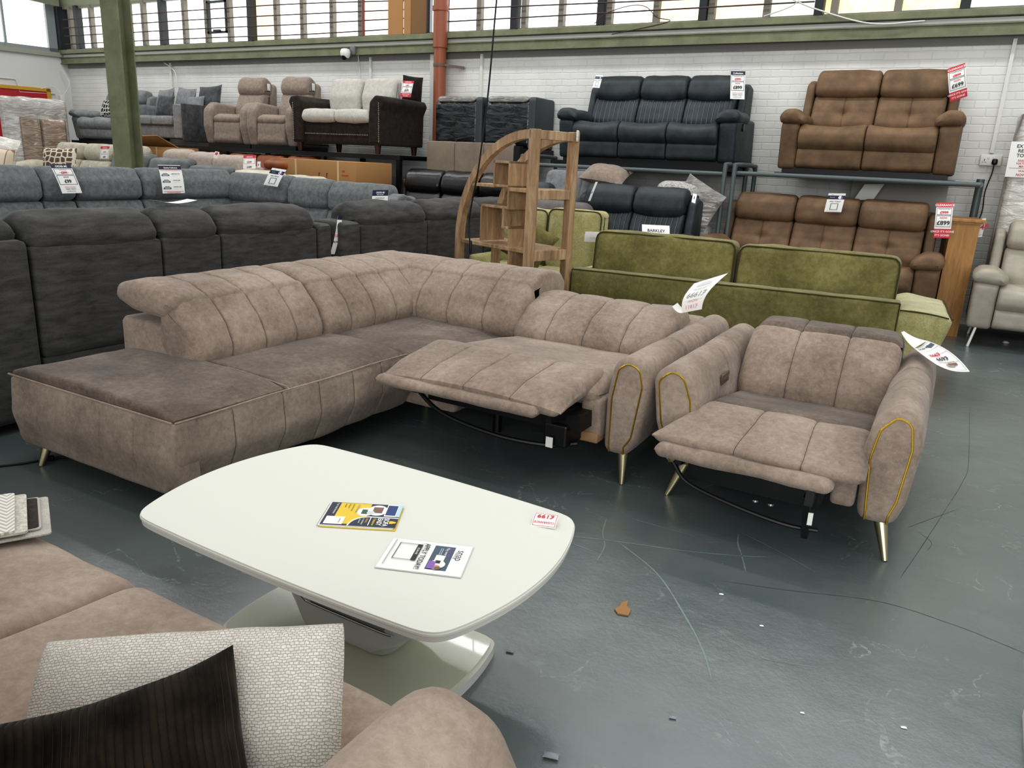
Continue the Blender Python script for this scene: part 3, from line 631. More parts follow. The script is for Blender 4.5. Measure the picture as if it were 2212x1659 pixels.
# recliner back, laid lower
bk3=[(4.12,.38,.03),(3.99,.40,.05),(3.97,.48,.08),(4.1,.595,.12),(4.3,.665,.05),(4.45,.665,.06),(4.52,.6,.06),(4.4,.4,.04)]
P_('back_cushion',[extr(bk3,.955,FX(-2.265),.06,[.235,.475,.71],.009,.0065,.018,.004,bul=.008)],TAUPE,label='taupe recliner back laid lower')
P_('back_panel',[extr([(4.3,.12),(4.3,.56),(4.64,.6),(4.66,.12)],2.35,FX(-3.6),.04,(),0,.01,.03,.004)],TAUPE)
# recliner seat and footrest
P_('seat_cushion',[extr([(3.2,.36,.03),(3.15,.44,.06),(3.4,.50,.12),(3.75,.47,.15),(4.05,.43,.05),(4.05,.34,.03)],.92,FX(-2.25),.05,(),0,.01,.025,.005)],TAUPE,label='taupe recliner seat')
def bow(y1,d,x0,x1):
    def f(q,l,Q):
        q=q.copy(); s=(q[:,0]-x0)/(x1-x0)*2-1; w=np.clip((y1-q[:,1])/.5,0,1); q[:,1]-=d*(1-s*s)*w-0; q[:,2]-=.03*s*s*w; return q
    return f
P_('footrest',[extr([(2.87,.41,.02),(2.85,.447,.02),(3.0,.49,.1),(3.3,.52,.15),(3.42,.49,.05),(3.4,.42,.03)],.99,FX(-2.36),.045,[.25,.49,.74],.007,.006,.016,.004,bul=.004,warp=bow(3.35,.0,-2.36,-1.37))],TAUPE)
P_('footrest_lip',[extr([(2.83,.425,.02),(2.805,.40,.02),(2.83,.375,.02),(2.91,.38,.02),(2.93,.425,.02)],.9,FX(-2.36),.03,(),0,.01,.012,.004)],TAUPE)
P_('seat_side',[extr([(3.2,.2),(3.17,.4),(3.6,.42),(3.6,.22)],.1,FX(-1.41),.02,(),0)],TAUPE); P_('seat_lining',[span(-1.42,-1.315,3.185,3.5,.185,.235,.008)],plain('calico','#9c7a5b',.8))
mech=[span(-2.2,-1.35,3.05,3.9,.27,.35),span(-2.1,-1.5,3.5,3.9,.12,.26,.01),span(-1.52,-1.4,3.02,3.5,.19,.3,.01),bar((-2.2,2.93,.36),(-2.15,3.4,.3),.03,.05),bar((-1.45,2.93,.36),(-1.4,3.4,.3),.03,.05),tube(smooth_path([(-2.25,3.0,.34),(-2.05,2.96,.25),(-1.75,2.97,.2),(-1.5,3.02,.19),(-1.38,3.1,.2)],6),.011),bar((-2.24,3.0,.36),(-2.24,3.9,.36),.03,.04)]
mc=P_('recliner_mechanism',mech,BLK,smooth=False); P_('sticker',[box((-1.475,3.0,.215),(.035,.004,.05),.0,0)],WHP,mc,smooth=False)
P_('castor',[tube([(-2.05,3.5,.0),(-2.05,3.5,.12)],.025,12)],BLK)
# arm with brass piping
ap=[(-1.295,.145,.05),(-1.30,.42,.1),(-1.275,.585,.08),(-1.20,.635,.08),(-1.115,.60,.08),(-1.09,.5,.1),(-1.125,.23,.1),(-1.18,.145,.05)]
taupe_arm(cs_,3.2,4.62,ap)
for p,q in (((-3.5,1.87,.13),(-3.484,1.80,0)),((-1.215,3.27,.17),(-1.19,3.225,0)),((-2.56,1.9,.12),(-2.54,1.86,0)),((-3.5,4.5,.14),(-3.54,4.55,0)),((-1.2,4.5,.17),(-1.17,4.54,0)),((-2.7,3.7,.14),(-2.69,3.72,0))): P_('leg',legcone(p,q),BRASS)
# ------------------------------------------------------------------ taupe armchair
ac=Thing('recliner_armchair','taupe suede recliner armchair with gold piped arms standing alone at the right','armchair',(-.5,3.8,0),world=True); A_=ac.p
lp=[(-.985,.16,.05),(-1.055,.35,.1),(-1.085,.56,.08),(-1.0,.635,.08),(-.91,.60,.1),(-.865,.48,.1),(-.84,.17,.05)]
rp=[(-.165,.145,.05),(-.185,.42,.1),(-.165,.55,.1),(-.09,.635,.08),(.0,.60,.08),(.02,.48,.12),(-.0,.25,.1),(-.03,.15,.05)]
la=taupe_arm(ac,3.2,4.48,lp); ra=taupe_arm(ac,3.12,4.48,rp)
cp=A_('control_panel',[box((-.862,3.62,.5),(.012,.12,.05),0,.004)],plain('control_bronze','#5c4d43',.4),la); A_('control_buttons',[box((-.857,3.6+.03*k,.5),(.006,.018,.016),0,.003) for k in range(3)],plain('button_brown','#6b5a50',.4),cp)
A_('back_cushion',[extr([(4.0,.33,.03),(3.86,.35,.05),(3.85,.45,.08),(3.96,.60,.15),(4.09,.69,.035),(4.18,.66,.04),(4.2,.4,.04)],.715,FX(-.86),.05,[.24,.475],.008,.006,.016,.005,bul=.006)],TAUPE)
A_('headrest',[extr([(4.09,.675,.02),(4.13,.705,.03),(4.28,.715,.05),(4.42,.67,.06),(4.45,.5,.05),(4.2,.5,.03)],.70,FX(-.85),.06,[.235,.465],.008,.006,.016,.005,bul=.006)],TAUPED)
A_('back_panel',[extr([(4.2,.12),(4.2,.55),(4.46,.55),(4.48,.12)],.9,FX(-.95),.03,(),0)],TAUPE)
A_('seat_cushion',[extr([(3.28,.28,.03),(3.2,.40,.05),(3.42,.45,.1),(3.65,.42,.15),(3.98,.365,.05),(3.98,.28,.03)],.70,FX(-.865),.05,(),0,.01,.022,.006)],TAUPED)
def flare(q,l,Q):
    q=q.copy(); w=np.clip((3.3-q[:,1])/.3,0,1); s=(q[:,0]+.53); q[:,0]-=.10*w*np.clip(-s/.35,-1,1)*(s<0); q[:,0]+=.015*w*(s>0); q[:,1]-=.03*w*s/.35*0; return q
A_('footrest',[extr([(2.96,.345,.02),(2.94,.385,.02),(3.1,.42,.1),(3.3,.455,.15),(3.42,.44,.05),(3.4,.35,.03)],.72,FX(-.88),.045,[.27,.49],.007,.006,.014,.005,bul=.004,warp=flare)],TAUPE)
A_('footrest_lip',[extr([(2.92,.365,.025),(2.885,.338,.025),(2.905,.304,.025),(3.0,.31,.02),(3.0,.36,.02)],.70,FX(-.945),.035,(),0,.01,.012,.005)],TAUPE)
A_('seat_side',[extr([(3.12,.19),(3.06,.36),(3.5,.36),(3.5,.19)],.09,FX(-.27),.02,(),0,.01,.02,.004)],TAUPE,label='taupe side flap under the seat')
mech=[span(-.84,-.3,3.08,3.9,.17,.32),span(-.78,-.33,3.4,3.9,.08,.2,.01),tube(smooth_path([(-.88,2.98,.27),(-.8,2.96,.2),(-.6,2.94,.16),(-.4,2.94,.135),(-.28,2.97,.13)],6),.009),bar((-.85,2.95,.3),(-.8,3.4,.26),.03,.05),bar((-.32,2.9,.28),(-.34,3.4,.24),.03,.06),bar((-.33,2.93,.28),(-.32,2.96,.1),.025,.04)]
mc=A_('recliner_mechanism',mech,BLK,smooth=False); A_('sticker',[box((-.305,2.9,.2),(.018,.004,.05),.3,0)],WHP,mc,smooth=False); A_('bolt',[lathe([(.012,0),(.012,.008)],(-.52,2.94,.2),8),lathe([(.012,0),(.012,.008)],(-.46,2.94,.2),8)],CHROME,mc)
for p,q in (((-.905,3.29,.18),(-.97,3.235,0)),((-.085,3.21,.17),(-.033,3.14,0)),((-.92,4.38,.15),(-.97,4.43,0)),((-.08,4.38,.15),(-.03,4.43,0))): A_('leg',legcone(p,q),BRASS)
# ------------------------------------------------------------------ coffee table
def barrel(x0,x1,y0,y1,bx,by,rad):
    """rectangle with gently bowed sides and round corners"""
    o=[]
    n=14
    def side(a,b,bulge):
        a=V(*a);b=V(*b);d=b-a;nn=V(d[1],-d[0]);nn/=np.linalg.norm(nn)
        return [a+d*k/n+nn*bulge*(1-(2*k/n-1)**2) for k in range(n)]
    pts=side((x0,y0),(x1,y0),by)+side((x1,y0),(x1,y1),bx)+side((x1,y1),(x0,y1),by)+side((x0,y1),(x0,y0),bx)
    P=np.array(pts); m=len(P)
    # round the four corners by smoothing
    P=resample(P,.012)
    for k in range(rad): P=.25*np.roll(P,1,0)+.5*P+.25*np.roll(P,-1,0)
    return P
tb=Thing('coffee_table','white coffee table with cream glass top on a gloss pedestal base','coffee table',(-1.42,1.6,0),world=True); B_=tb.p
o=barrel(-1.965,-.875,1.255,2.005,.085,.018,22)
c=o.mean(0)
def scl(P,k): n_=P-c; return c+n_*(1-k/np.linalg.norm(n_,axis=1)[:,None])
B_('table_edge',[plate(scl(o,.004),.372,.388)],GLEDGE)
B_('glass_top',[plate(scl(o,.0),.388,.394),plate(scl(o,.003),.394,.4)],CREAMG)
bo=barrel(-1.76,-1.015,1.365,1.79,.03,.005,7); c=bo.mean(0)
B_('base_plate',[plate(bo,.0,.03),],GLEDGE); B_('base_glass',[plate(scl(bo,.012),.03,.038)],BASEG)
def loft(secs,n=None):
    vs=np.vstack(secs);k=len(secs[0]);F=[]
    for i in range(len(secs)-1):
        for j in range(k): j2=(j+1)%k;F.append((i*k+j,i*k+j2,(i+1)*k+j2,(i+1)*k+j))
    F.append(tuple(range(k-1,-1,-1)));F.append(tuple(range((len(secs)-1)*k,len(secs)*k)));return vs,F
def rsec(x0,x1,y0,y1,z,r=.05):
    P=resample(fillet([(x0,y0),(x1,y0),(x1,y1),(x0,y1)],r),.02); m=64
    q=np.linspace(0,len(P),m,endpoint=False).astype(int); P=P[q]; return np.c_[P,np.full(m,z)]
secs=[rsec(-1.57,-1.24,1.52,1.665,.036,.05),rsec(-1.575,-1.225,1.508,1.675,.05,.05),rsec(-1.58,-1.17,1.49,1.72,.11,.05),rsec(-1.585,-1.095,1.462,1.76,.19,.05),rsec(-1.59,-1.03,1.437,1.81,.27,.05),rsec(-1.60,-.99,1.405,1.86,.372,.05)]
pd=B_('pedestal',[loft(secs)],WHITEG,ang=60)
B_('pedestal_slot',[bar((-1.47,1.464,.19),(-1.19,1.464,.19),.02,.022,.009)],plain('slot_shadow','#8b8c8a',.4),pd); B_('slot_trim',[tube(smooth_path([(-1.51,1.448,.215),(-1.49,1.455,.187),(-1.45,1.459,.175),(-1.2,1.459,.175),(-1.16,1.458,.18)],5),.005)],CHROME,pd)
B_('top_bracket',[span(-1.62,-.97,1.39,1.87,.355,.372,.004)],plain('bracket_grey','#9c9c98',.4))
# things lying on the table
def leaf(z,dx=0,dy=0,ang=None):
    return flat((-1.477+dx,1.501+dy,z),(.20,.104,0),(-.08,.15,0))
# leaflet pile; printed side reads from the far left of the table
e=V(.199,.107,0);e/=np.linalg.norm(e);f=V(-.46,.89,0);
rz=math.atan2(e[1],e[0])
for k,(dx,dy) in enumerate(((-.008,-.004),(.006,-.006),(-.003,-.007))):
    one('leaflet','leaflet lying in the pile under the yellow and navy one on the coffee table','leaflet',[box((-1.412+dx,1.632+dy,.4006+.0016*k),(.222,.152,.0014),rz,0)],[plain('leaflet_edge_%d'%k,('#2b2e45','#e2c43a','#e8e6e0')[k],.5)],(-1.41,1.63,.4),group='leaflets under the top one',smooth=False)
W_,H_=.222,.152
it=[('R',0,0,W_,H_,'n'),('R',.03,.01,.095,.14,'y'),('R',.012,.0,.016,.15,'n'),('Q',[(.078,.0),(.081,.02),(.088,.037),(.098,.05),(.112,.06),(.13,.066),(.222,.066),(.222,0)],'w'),('Q',[(.083,.0),(.086,.018),(.092,.033),(.102,.045),(.115,.055),(.132,.06),(.222,.06),(.222,0)],'n'),
('D',.115,.095,.026,'w',1.1),('R',.104,.08,.026,.03,'G'),('D',.15,.108,.03,'w',1.2),('R',.136,.09,.03,.04,'b'),('D',.132,.09,.012,'l',1.1),
('R',.175,.07,.047,.082,'w'),('R',.178,.078,.03,.068,'B'),('R',.21,.07,.012,.08,'S'),
('R',.008,.004,.056,.05,'w'),('R',.05,.012,.003,.03,'g'),
('T','SOFA',.182,.056,.021,'w','l',.03,-PI/2),('T','EASY',.163,.056,.021,'w','l',.03,-PI/2),('T','Clearance',.15,.052,.011,'y','l',.02,-PI/2),
('R',.199,.022,.012,.018,'y'),('D',.213,.031,.0065,'y'),
('T','FREE DEL.',.128,.05,.007,'y','l',.01,-PI/2),('T','3-5 WORKING',.118,.05,.0065,'w','l',.01,-PI/2),('T','FINANCE',.108,.042,.006,'w','l',.01,-PI/2),('R',.139,.004,.003,.055,'w'),
('T','Your local furniture',.02,.142,.009,'w','l',.01,-PI/2),('T','STOCK ROOM',.085,.14,.008,'g','l',.02,-PI/2),('T','sofas corner sets',.07,.142,.007,'k','l',.01,-PI/2),('T','dining sets',.058,.142,.007,'k','l',.01,-PI/2),('T','bedroom',.046,.142,.007,'k','l',.01,-PI/2)]
Oc=V(-1.412,1.632,.4062)-e*W_/2-V(-e[1],e[0],0)*H_/2
paper('leaflet','yellow and navy furniture leaflet on top of the pile on the coffee table','leaflet',W_,H_,it,flat(Oc,e,(-e[1],e[0],0)),eps=.0004)
W_,H_=.235,.172; e2=V(.215,.0845,0);e2/=np.linalg.norm(e2); O2=V(-1.187,1.415,.4025)
it=[('R',.002,.002,W_-.004,H_-.004,'w'),('R',.13,.022,.058,.132,'s'),('T','snap',.198,.14,.032,'n','l',.0,-PI/2),('T','finance',.193,.128,.010,'g','l',0,-PI/2),('T','Shop Now',.176,.145,.012,'P','l',.01,-PI/2),('T','Pay over time',.165,.145,.012,'w','l',.01,-PI/2),('R',.155,.09,.0015,.05,'l'),('R',.15,.1,.0015,.04,'l'),
('D',.158,.052,.022,'w'),('R',.145,.04,.026,.06,'w'),('R',.15,.055,.014,.016,'k'),('D',.157,.034,.013,'f'),('R',.133,.024,.02,.04,'P'),('D',.163,.03,.009,'b'),
('T','APPLY TODAY!',.102,.155,.021,'k','l',.01,-PI/2),
('R',.03,.055,.002,.09,'k'),('R',.03,.055,.066,.002,'k'),('R',.03,.143,.066,.002,'k'),('R',.082,.055,.014,.09,'k'),('T','SCAN ME',.086,.125,.009,'w','l',.01,-PI/2),('R',.015,.02,.002,.14,'g'),('R',.09,.15,.02,.0015,'g')]
paper('laminated_sheet','white laminated finance sheet reading apply today, lying on the coffee table','sign',W_,H_,it,flat(O2,e2,(-e2[1],e2[0],0)),back='l')
E3=V(.055,-.02,0);E3/=np.linalg.norm(E3); 
paper('price_card','small curled white price card in red lettering on the table corner','price card',.075,.06,[('R',.003,.003,.069,.0012,'r'),('R',.003,.056,.069,.0012,'r'),('R',.003,.003,.0012,.054,'r'),('R',.071,.003,.0012,.054,'r'),('T','CLEARANCE',.0375,.019,.011,'r','c',.01,PI),('T','£199',.0375,.05,.026,'r','c',.02,PI)],flat((-.965,1.875,.4),(.078,.02,.004),(-.006,.06,.018),0,.06,.006))
# ------------------------------------------------------------------ pixel of the photo -> point on a real plane of the room
def ray(u,v): return RC@V(u-1106,v-829.5,F_)
def onz(u,v,z): r=ray(u,v);return V(0,0,H)+r*((z-H)/r[2])
def ony(u,v,y): r=ray(u,v);return V(0,0,H)+r*(y/r[1])
def onx(u,v,x): r=ray(u,v);return V(0,0,H)+r*(x/r[0])
def quad(bl,br,tl,W,Hh,bend=0,curl=0,lift=.004):
    bl,br,tl=V(*bl),V(*br),V(*tl);r=br-bl;u=tl-bl;n=np.cross(r,u);n/=np.linalg.norm(n)
    return lambda a,b:bl+r*(a/W)+u*(b/Hh)+n*(lift-bend*(b/Hh)**2+curl*math.sin(b/Hh*PI))
def hang(name,label,pix,pl,axis,items,bend=0,curl=.004,cat='price tag',lift=.004,group=None):
    """paper hanging on an upholstered face; pix = bottom-left, bottom-right, top-left in the photo, pl = depth of the plane at bottom and top"""
    f={'x':onx,'y':ony,'z':onz}[axis]
    bl=f(*pix[0],pl[0]);br=f(*pix[1],pl[0]);tl=f(*pix[2],pl[1])
    W=float(np.linalg.norm(br-bl));Hh=np.linalg.norm(tl-bl)
    it=[]
    for q in items:
        q=list(q)
        if q[0]=='R': q[1]*=W;q[2]*=Hh;q[3]*=W;q[4]*=Hh
        elif q[0]=='D': q[1]*=W;q[2]*=Hh;q[3]*=W
        elif q[0]=='T': q[2]*=W;q[3]*=Hh;q[4]*=Hh
        it.append(tuple(q))
    return paper(name,label,cat,W,Hh,it,quad(bl,br,tl,W,Hh,bend,curl,lift),group)
def frame_(x,y,w,h,c,t=.012,a=1.6): return [('R',x,y,w,t,c),('R',x,y+h-t,w,t,c),('R',x,y,t*a,h,c),('R',x+w-t*a,y,t*a,h,c)]
def price_items(old,new,head,col,sub,foot):
    it=[('R',0,.86,1,.14,col),('T',head,.5,.895,.085,'w','c',.02)]+frame_(.06,.64,.88,.2,'n')+[('T',sub,.5,.79,.028,'k','c',.01),('T',old,.5,.675,.105,'r','c',.03),('R',.25,.708,.5,.008,'r')]
    it+=frame_(.06,.3,.88,.32,'n')+[('T','NOW',.5,.53,.07,'r','c',.015),('T',new,.5,.36,.16,'k','c',.025)]
    if foot[0]=='gone': it+=[('R',0,.0,1,.25,'r'),('T',"ONCE IT'S GONE",.5,.15,.075,'w','c',.015),('T',"IT'S GONE!",.5,.05,.075,'w','c',.015)]
    else: it+=[('T',foot[0],.5,.2,.04,'r','c',.01),('T',foot[1],.5,.13,.05,'n','c',.01),('T',foot[2],.5,.06,.035,'k','c',.01)]
    return it
def finance_items(): return [('T','snap',.25,.9,.07,'g','c',.01),('R',.0,.68,1,.2,'n'),('D',.72,.78,.1,'w'),('R',.78,.7,.1,.12,'P'),('T','Pay over time',.28,.77,.045,'w','c',.01),('T','APPLY TODAY!',.5,.53,.085,'k','c',.015)]+frame_(.28,.12,.44,.34,'k',.02)+[('R',.1,.05,.8,.008,'g')]

# ------------------------------------------------------------------ foreground sofa (camera stands beside its right arm)
fg=Thing('fabric_sofa','light brown suede sofa in the near corner with cushions and fabric swatches on it','sofa',(-1.8,.5,0),world=True)
fg.p('base',[span(-3.3,-.62,.0,.93,.08,.3,.02)],TAN)
sp=[(.25,.28,.02),(1.0,.28,.05),(1.035,.36,.08),(.985,.452,.09),(.6,.478,.2),(.25,.46,.03)]
fg.p('seat_cushion',[extr(sp,.93,FX(-1.565),.04,(),0,.01,.02,.004)],TAN); fg.p('seat_cushion',[extr(sp,.97,FX(-2.545),.04,(),0,.01,.02,.004)],TAN); fg.p('seat_cushion',[extr(sp,.8,FX(-3.35),.04,(),0,.01,.03,.004)],TAN)
fg.p('back_cushion',[extr([(-.1,.2,.05),(-.05,.8,.1),(.18,.84,.1),(.28,.45,.1),(.25,.2)],2.7,FX(-3.35),.06,[.8,1.76],.02,.02,.03,.004)],TAN)
armp=[(-.69,.08,.03),(-.70,.45,.05),(-.70,.55,.09),(-.635,.622,.08),(-.5,.59,.1),(-.42,.45,.1),(-.43,.08,.03)]
fg.p('arm',[extr(armp,.95,FY(.0),.05,(),0,.01,.02,.004,r2=.09)],TAN)
fg.p('leg',[span(-.66,-.6,.82,.88,0,.1)],DKWOOD); fg.p('leg',[span(-3.2,-3.14,.82,.88,0,.1)],DKWOOD)
def orient(o,O,l,b):
    l=V(*l)/np.linalg.norm(l);b=V(*b);b=b-l*b.dot(l);b/=np.linalg.norm(b);a=np.cross(b,l)
    M=Matrix.Identity(4)
    for i in range(3): M[i][0]=l[i];M[i][1]=a[i];M[i][2]=b[i];M[i][3]=O[i]
    o.matrix_world=M;return o
LOC=(V(0,0,0),V(1,0,0),V(0,1,0),V(0,0,1))
def weave_mat():
    m,t=newmat('cream_basket_weave');b=t.b;tc=t.a('ShaderNodeTexCoord');sx=t.a('ShaderNodeSeparateXYZ');t.c(tc.outputs['Object'],sx.inputs[0])
    cb=t.a('ShaderNodeCombineXYZ');t.c(sx.outputs['X'],cb.inputs['X']);t.c(sx.outputs['Z'],cb.inputs['Y'])
    nz=t.a('ShaderNodeTexNoise',Scale=75,Detail=3);t.c(tc.outputs['Object'],nz.inputs['Vector']);mm=t.a('ShaderNodeMix',data_type='VECTOR');mm.inputs[0].default_value=.009;t.c(cb.outputs[0],mm.inputs[4]);t.c(nz.outputs['Color'],mm.inputs[5])
    br=t.a('ShaderNodeTexBrick',Scale=1);br.inputs['Brick Width'].default_value=.0085;br.inputs['Row Height'].default_value=.005;br.inputs['Mortar Size'].default_value=.0009;br.inputs['Mortar Smooth'].default_value=1
    br.inputs['Color1'].default_value=lin('#dad6ce');br.inputs['Color2'].default_value=lin('#cbc6bd');br.inputs['Mortar'].default_value=lin('#b6aea4');t.c(mm.outputs[1],br.inputs['Vector']);t.c(br.outputs['Color'],b.inputs['Base Color'])
    iv=t.a('ShaderNodeMath',operation='SUBTRACT');iv.inputs[0].default_value=1;t.c(br.outputs['Fac'],iv.inputs[1]);bp=t.a('ShaderNodeBump',Strength=.6,Distance=.003);t.c(iv.outputs[0],bp.inputs['Height']);t.c(bp.outputs['Normal'],b.inputs['Normal']);b.inputs['Roughness'].default_value=.9;b.inputs['Specular IOR Level'].default_value=.2;return m
def cord_mat():
    m,t=newmat('dark_ribbed_velvet');b=t.b;tc=t.a('ShaderNodeTexCoord');nz=t.a('ShaderNodeTexNoise',Scale=7,Detail=3);t.c(tc.outputs['Object'],nz.inputs['Vector']);mm=t.a('ShaderNodeMix',data_type='VECTOR');mm.inputs[0].default_value=.014;t.c(tc.outputs['Object'],mm.inputs[4]);t.c(nz.outputs['Color'],mm.inputs[5])
    sx=t.a('ShaderNodeSeparateXYZ');t.c(mm.outputs[1],sx.inputs[0]);f=t.a('ShaderNodeMath',operation='PINGPONG');t.c(sx.outputs['X'],f.inputs[0]);f.inputs[1].default_value=.0058
    d=t.a('ShaderNodeMath',operation='DIVIDE');t.c(f.outputs[0],d.inputs[0]);d.inputs[1].default_value=.0058
    n2=t.a('ShaderNodeTexNoise',Scale=14,Detail=4);t.c(tc.outputs['Object'],n2.inputs['Vector']);r=ramp(t,n2.outputs['Fac'],lin('#0f0c09'),lin('#352c23'),.35,.7)
    r2=ramp(t,d.outputs[0],(.15,.15,.15,1),(1,1,1,1),.0,.16);mx=t.a('ShaderNodeMix',data_type='RGBA',blend_type='MULTIPLY');mx.inputs[0].default_value=1;t.c(r.outputs['Color'],mx.inputs[6]);t.c(r2.outputs['Color'],mx.inputs[7]);t.c(mx.outputs[2],b.inputs['Base Color'])
    pw=t.a('ShaderNodeMath',operation='POWER');t.c(d.outputs[0],pw.inputs[0]);pw.inputs[1].default_value=.4;bp=t.a('ShaderNodeBump',Strength=1,Distance=.006);t.c(pw.outputs[0],bp.inputs['Height']);t.c(bp.outputs['Normal'],b.inputs['Normal']);b.inputs['Roughness'].default_value=.8;b.inputs['Sheen Weight'].default_value=.12;b.inputs['Sheen Roughness'].default_value=.3;b.inputs['Specular IOR Level'].default_value=.15;return m
o=one('scatter_cushion','cream basket-weave cushion leaning on the near sofa behind the dark ribbed one','cushion',[pillow(.56,.28,.15,LOC,.03,30,.36,.008,0,.05)],weave_mat(),ang=180)
orient(o,(-1.012,.705,.512),(.837,.532,.09),(-.62,.40,.62))
o=one('scatter_cushion','dark brown ribbed velvet cushion nearest the camera on the suede sofa','cushion',[pillow(.5,.36,.15,LOC,.06,30,.38,.01,.16,.03),],cord_mat(),ang=180)
orient(o,(-.965,.485,.515),(.56,.82,.05),(-.50,.46,.70))
def zig_mat():
    m,t=newmat('white_zigzag_swatch');b=t.b;tc=t.a('ShaderNodeTexCoord');sx=t.a('ShaderNodeSeparateXYZ');t.c(tc.outputs['Object'],sx.inputs[0])
    p=t.a('ShaderNodeMath',operation='PINGPONG');t.c(sx.outputs['Y'],p.inputs[0]);p.inputs[1].default_value=.022
    a=t.a('ShaderNodeMath',operation='MULTIPLY_ADD');t.c(p.outputs[0],a.inputs[0]);a.inputs[1].default_value=1.5;t.c(sx.outputs['X'],a.inputs[2])
    q=t.a('ShaderNodeMath',operation='PINGPONG');t.c(a.outputs[0],q.inputs[0]);q.inputs[1].default_value=.011
    r=ramp(t,q.outputs[0],lin('#b9b4ac'),lin('#e9e5dc'),.0045,.0055);t.c(r.outputs['Color'],b.inputs['Base Color']);b.inputs['Roughness'].default_value=.9;return m
def swatch(nm,label,s1,tc_,L,Wd,z,m,th=.004,edge=None,rot=0):
    # long axis t=(.88,-.47); right edge at s1 along p=(.47,.88)
    s=s1-Wd/2; x=tc_*.88+s*.47; y=-tc_*.47+s*.88
    P=fillet([(-L/2,-Wd/2),(L/2,-Wd/2),(L/2,Wd/2),(-L/2,Wd/2)],.012)
    gs=[plate(P,0,th)]
    if edge is not None: gs=[plate(P,0,th)+(1,),plate(P*np.array([.95,.965])-np.array([0,.0]),th,th+.0006)]
    o=one(nm,label,'fabric swatch',gs,[m,edge] if edge else m,group=None,ang=30); o.location=(x,y,z); o.rotation_euler=(0,0,math.atan2(-.47,.88)+rot)
swatch('fabric_swatch','pale grey fabric swatch at the bottom right of the swatch pile on the near sofa',-.026,-2.262,.25,.3,.472,fabric('swatch_grey','#b3aea6','#cac6be',12,rough=.9))
swatch('fabric_swatch','dark brown bound swatch between the grey and cream swatches',-.047,-2.272,.215,.3,.478,fabric('swatch_brown','#241d19','#3f352f',30,rough=.9),.004,plain('swatch_binding','#b8afab',.9))
swatch('fabric_swatch','cream bouclé swatch under the zigzag one on the near sofa',-.077,-2.27,.255,.3,.484,fabric('swatch_cream','#b9b5aa','#dedacf',70,rough=.95,bump=.9),.006)
swatch('fabric_swatch','white and grey zigzag swatch on top of the pile on the near sofa',-.104,-2.272,.26,.3,.491,zig_mat(),.006)

# ------------------------------------------------------------------ charcoal sofas seen from behind
def char_sofa(name,label,secs,y0,y1,arms):
    s=Thing(name,label,'sofa',(-4.4,(y0+y1)/2,0),world=True)
    roll=[(-4.02,.90,.03),(-3.985,.97,.05),(-4.05,1.06,.08),(-4.19,1.095,.09),(-4.33,1.04,.08),(-4.36,.9,.05),(-4.28,.84,.04)]
    for a,b in secs:
        L=b-a-.012
        s.p('back_panel',[extr([(-4.0,.36,.01),(-3.995,.93,.02),(-4.26,.93,.03),(-4.22,.36,.02)],L,FY(a+.006),.022,(),0,.01,.03,.003),extr([(-4.005,.05,.02),(-4.0,.355,.01),(-4.2,.355,.02),(-4.2,.05,.02)],L,FY(a+.006),.015,(),0,.01,.04,.003)],CHAR)
        s.p('headrest',[extr(roll,L,FY(a+.006),.07,(),0,.01,.022,.009,bul=.01)],CHAR)
        s.p('seat_cushion',[extr([(-4.25,.25),(-4.25,.46),(-4.85,.48,.06),(-4.92,.4,.06),(-4.9,.25)],L,FY(a+.006),.04,(),0,.01,.05)],CHAR)
    for a,b,zt in arms: s.p('arm',[extr([(-3.985,.05,.02),(-3.985,zt,.03),(-4.3,zt+.01,.04),(-4.4,.62,.05),(-4.9,.6,.06),(-4.92,.05,.03)],b-a,FY(a),.035,(),0,.01,.03,.004)],CHAR)
    s.p('base',[span(-4.9,-4.02,y0+.05,y1-.05,.05,.26)],CHAR); s.p('foot',[span(-4.15,-4.08,y0+.1,y0+.17,0,.06)],BLKM); s.p('foot',[span(-4.15,-4.08,y1-.2,y1-.13,0,.06)],BLKM)
    return s
chs=char_sofa('corner_sofa','long charcoal sofa seen from behind at the left, next to the taupe sofa',[(2.15,2.9),(2.9,3.32),(3.32,4.16)],1.0,4.3,[(1.0,2.14,.965),(4.165,4.3,.955)])
chs.p('headrest',[extr([(-4.06,.93,.03),(-4.02,.99,.05),(-4.07,1.055,.08),(-4.19,1.08,.09),(-4.33,1.04,.08),(-4.36,.95,.05)],1.15,FY(.98),.07,(),0,.01,.022,.009)],CHAR)
char_sofa('corner_sofa','second charcoal sofa seen from behind, between the taupe sofa corner and wooden shelf',[(4.62,5.5),(5.5,6.42),(6.42,7.3)],4.4,7.32,[(4.41,4.62,.955)])
hang('price_tag','long price strip seen edge-on in the gap between the two charcoal sofas',[(712,549),(722,549),(729,466)],(-4.05,-4.05),'x',[('R',0,.9,1,.1,'n'),('T','£1299',.5,.45,.09,'r','c',.02),('T','NOW',.5,.3,.07,'k','c',.02)],curl=.01)
pg=onx(390,452,-4.12)
paper('paper_sheet','curled white paper lying on top of the long charcoal sofa back','paper',.2,.28,[('R',.02,.02,.16,.02,'n')],lambda a,b:V(-4.27,3.02,1.1)+V(.02,.9,0)*(a*1.5)+V(.8,-.1,0)*b*.5+V(0,0,.05*abs(a/.2-.5)**1.5+.012))

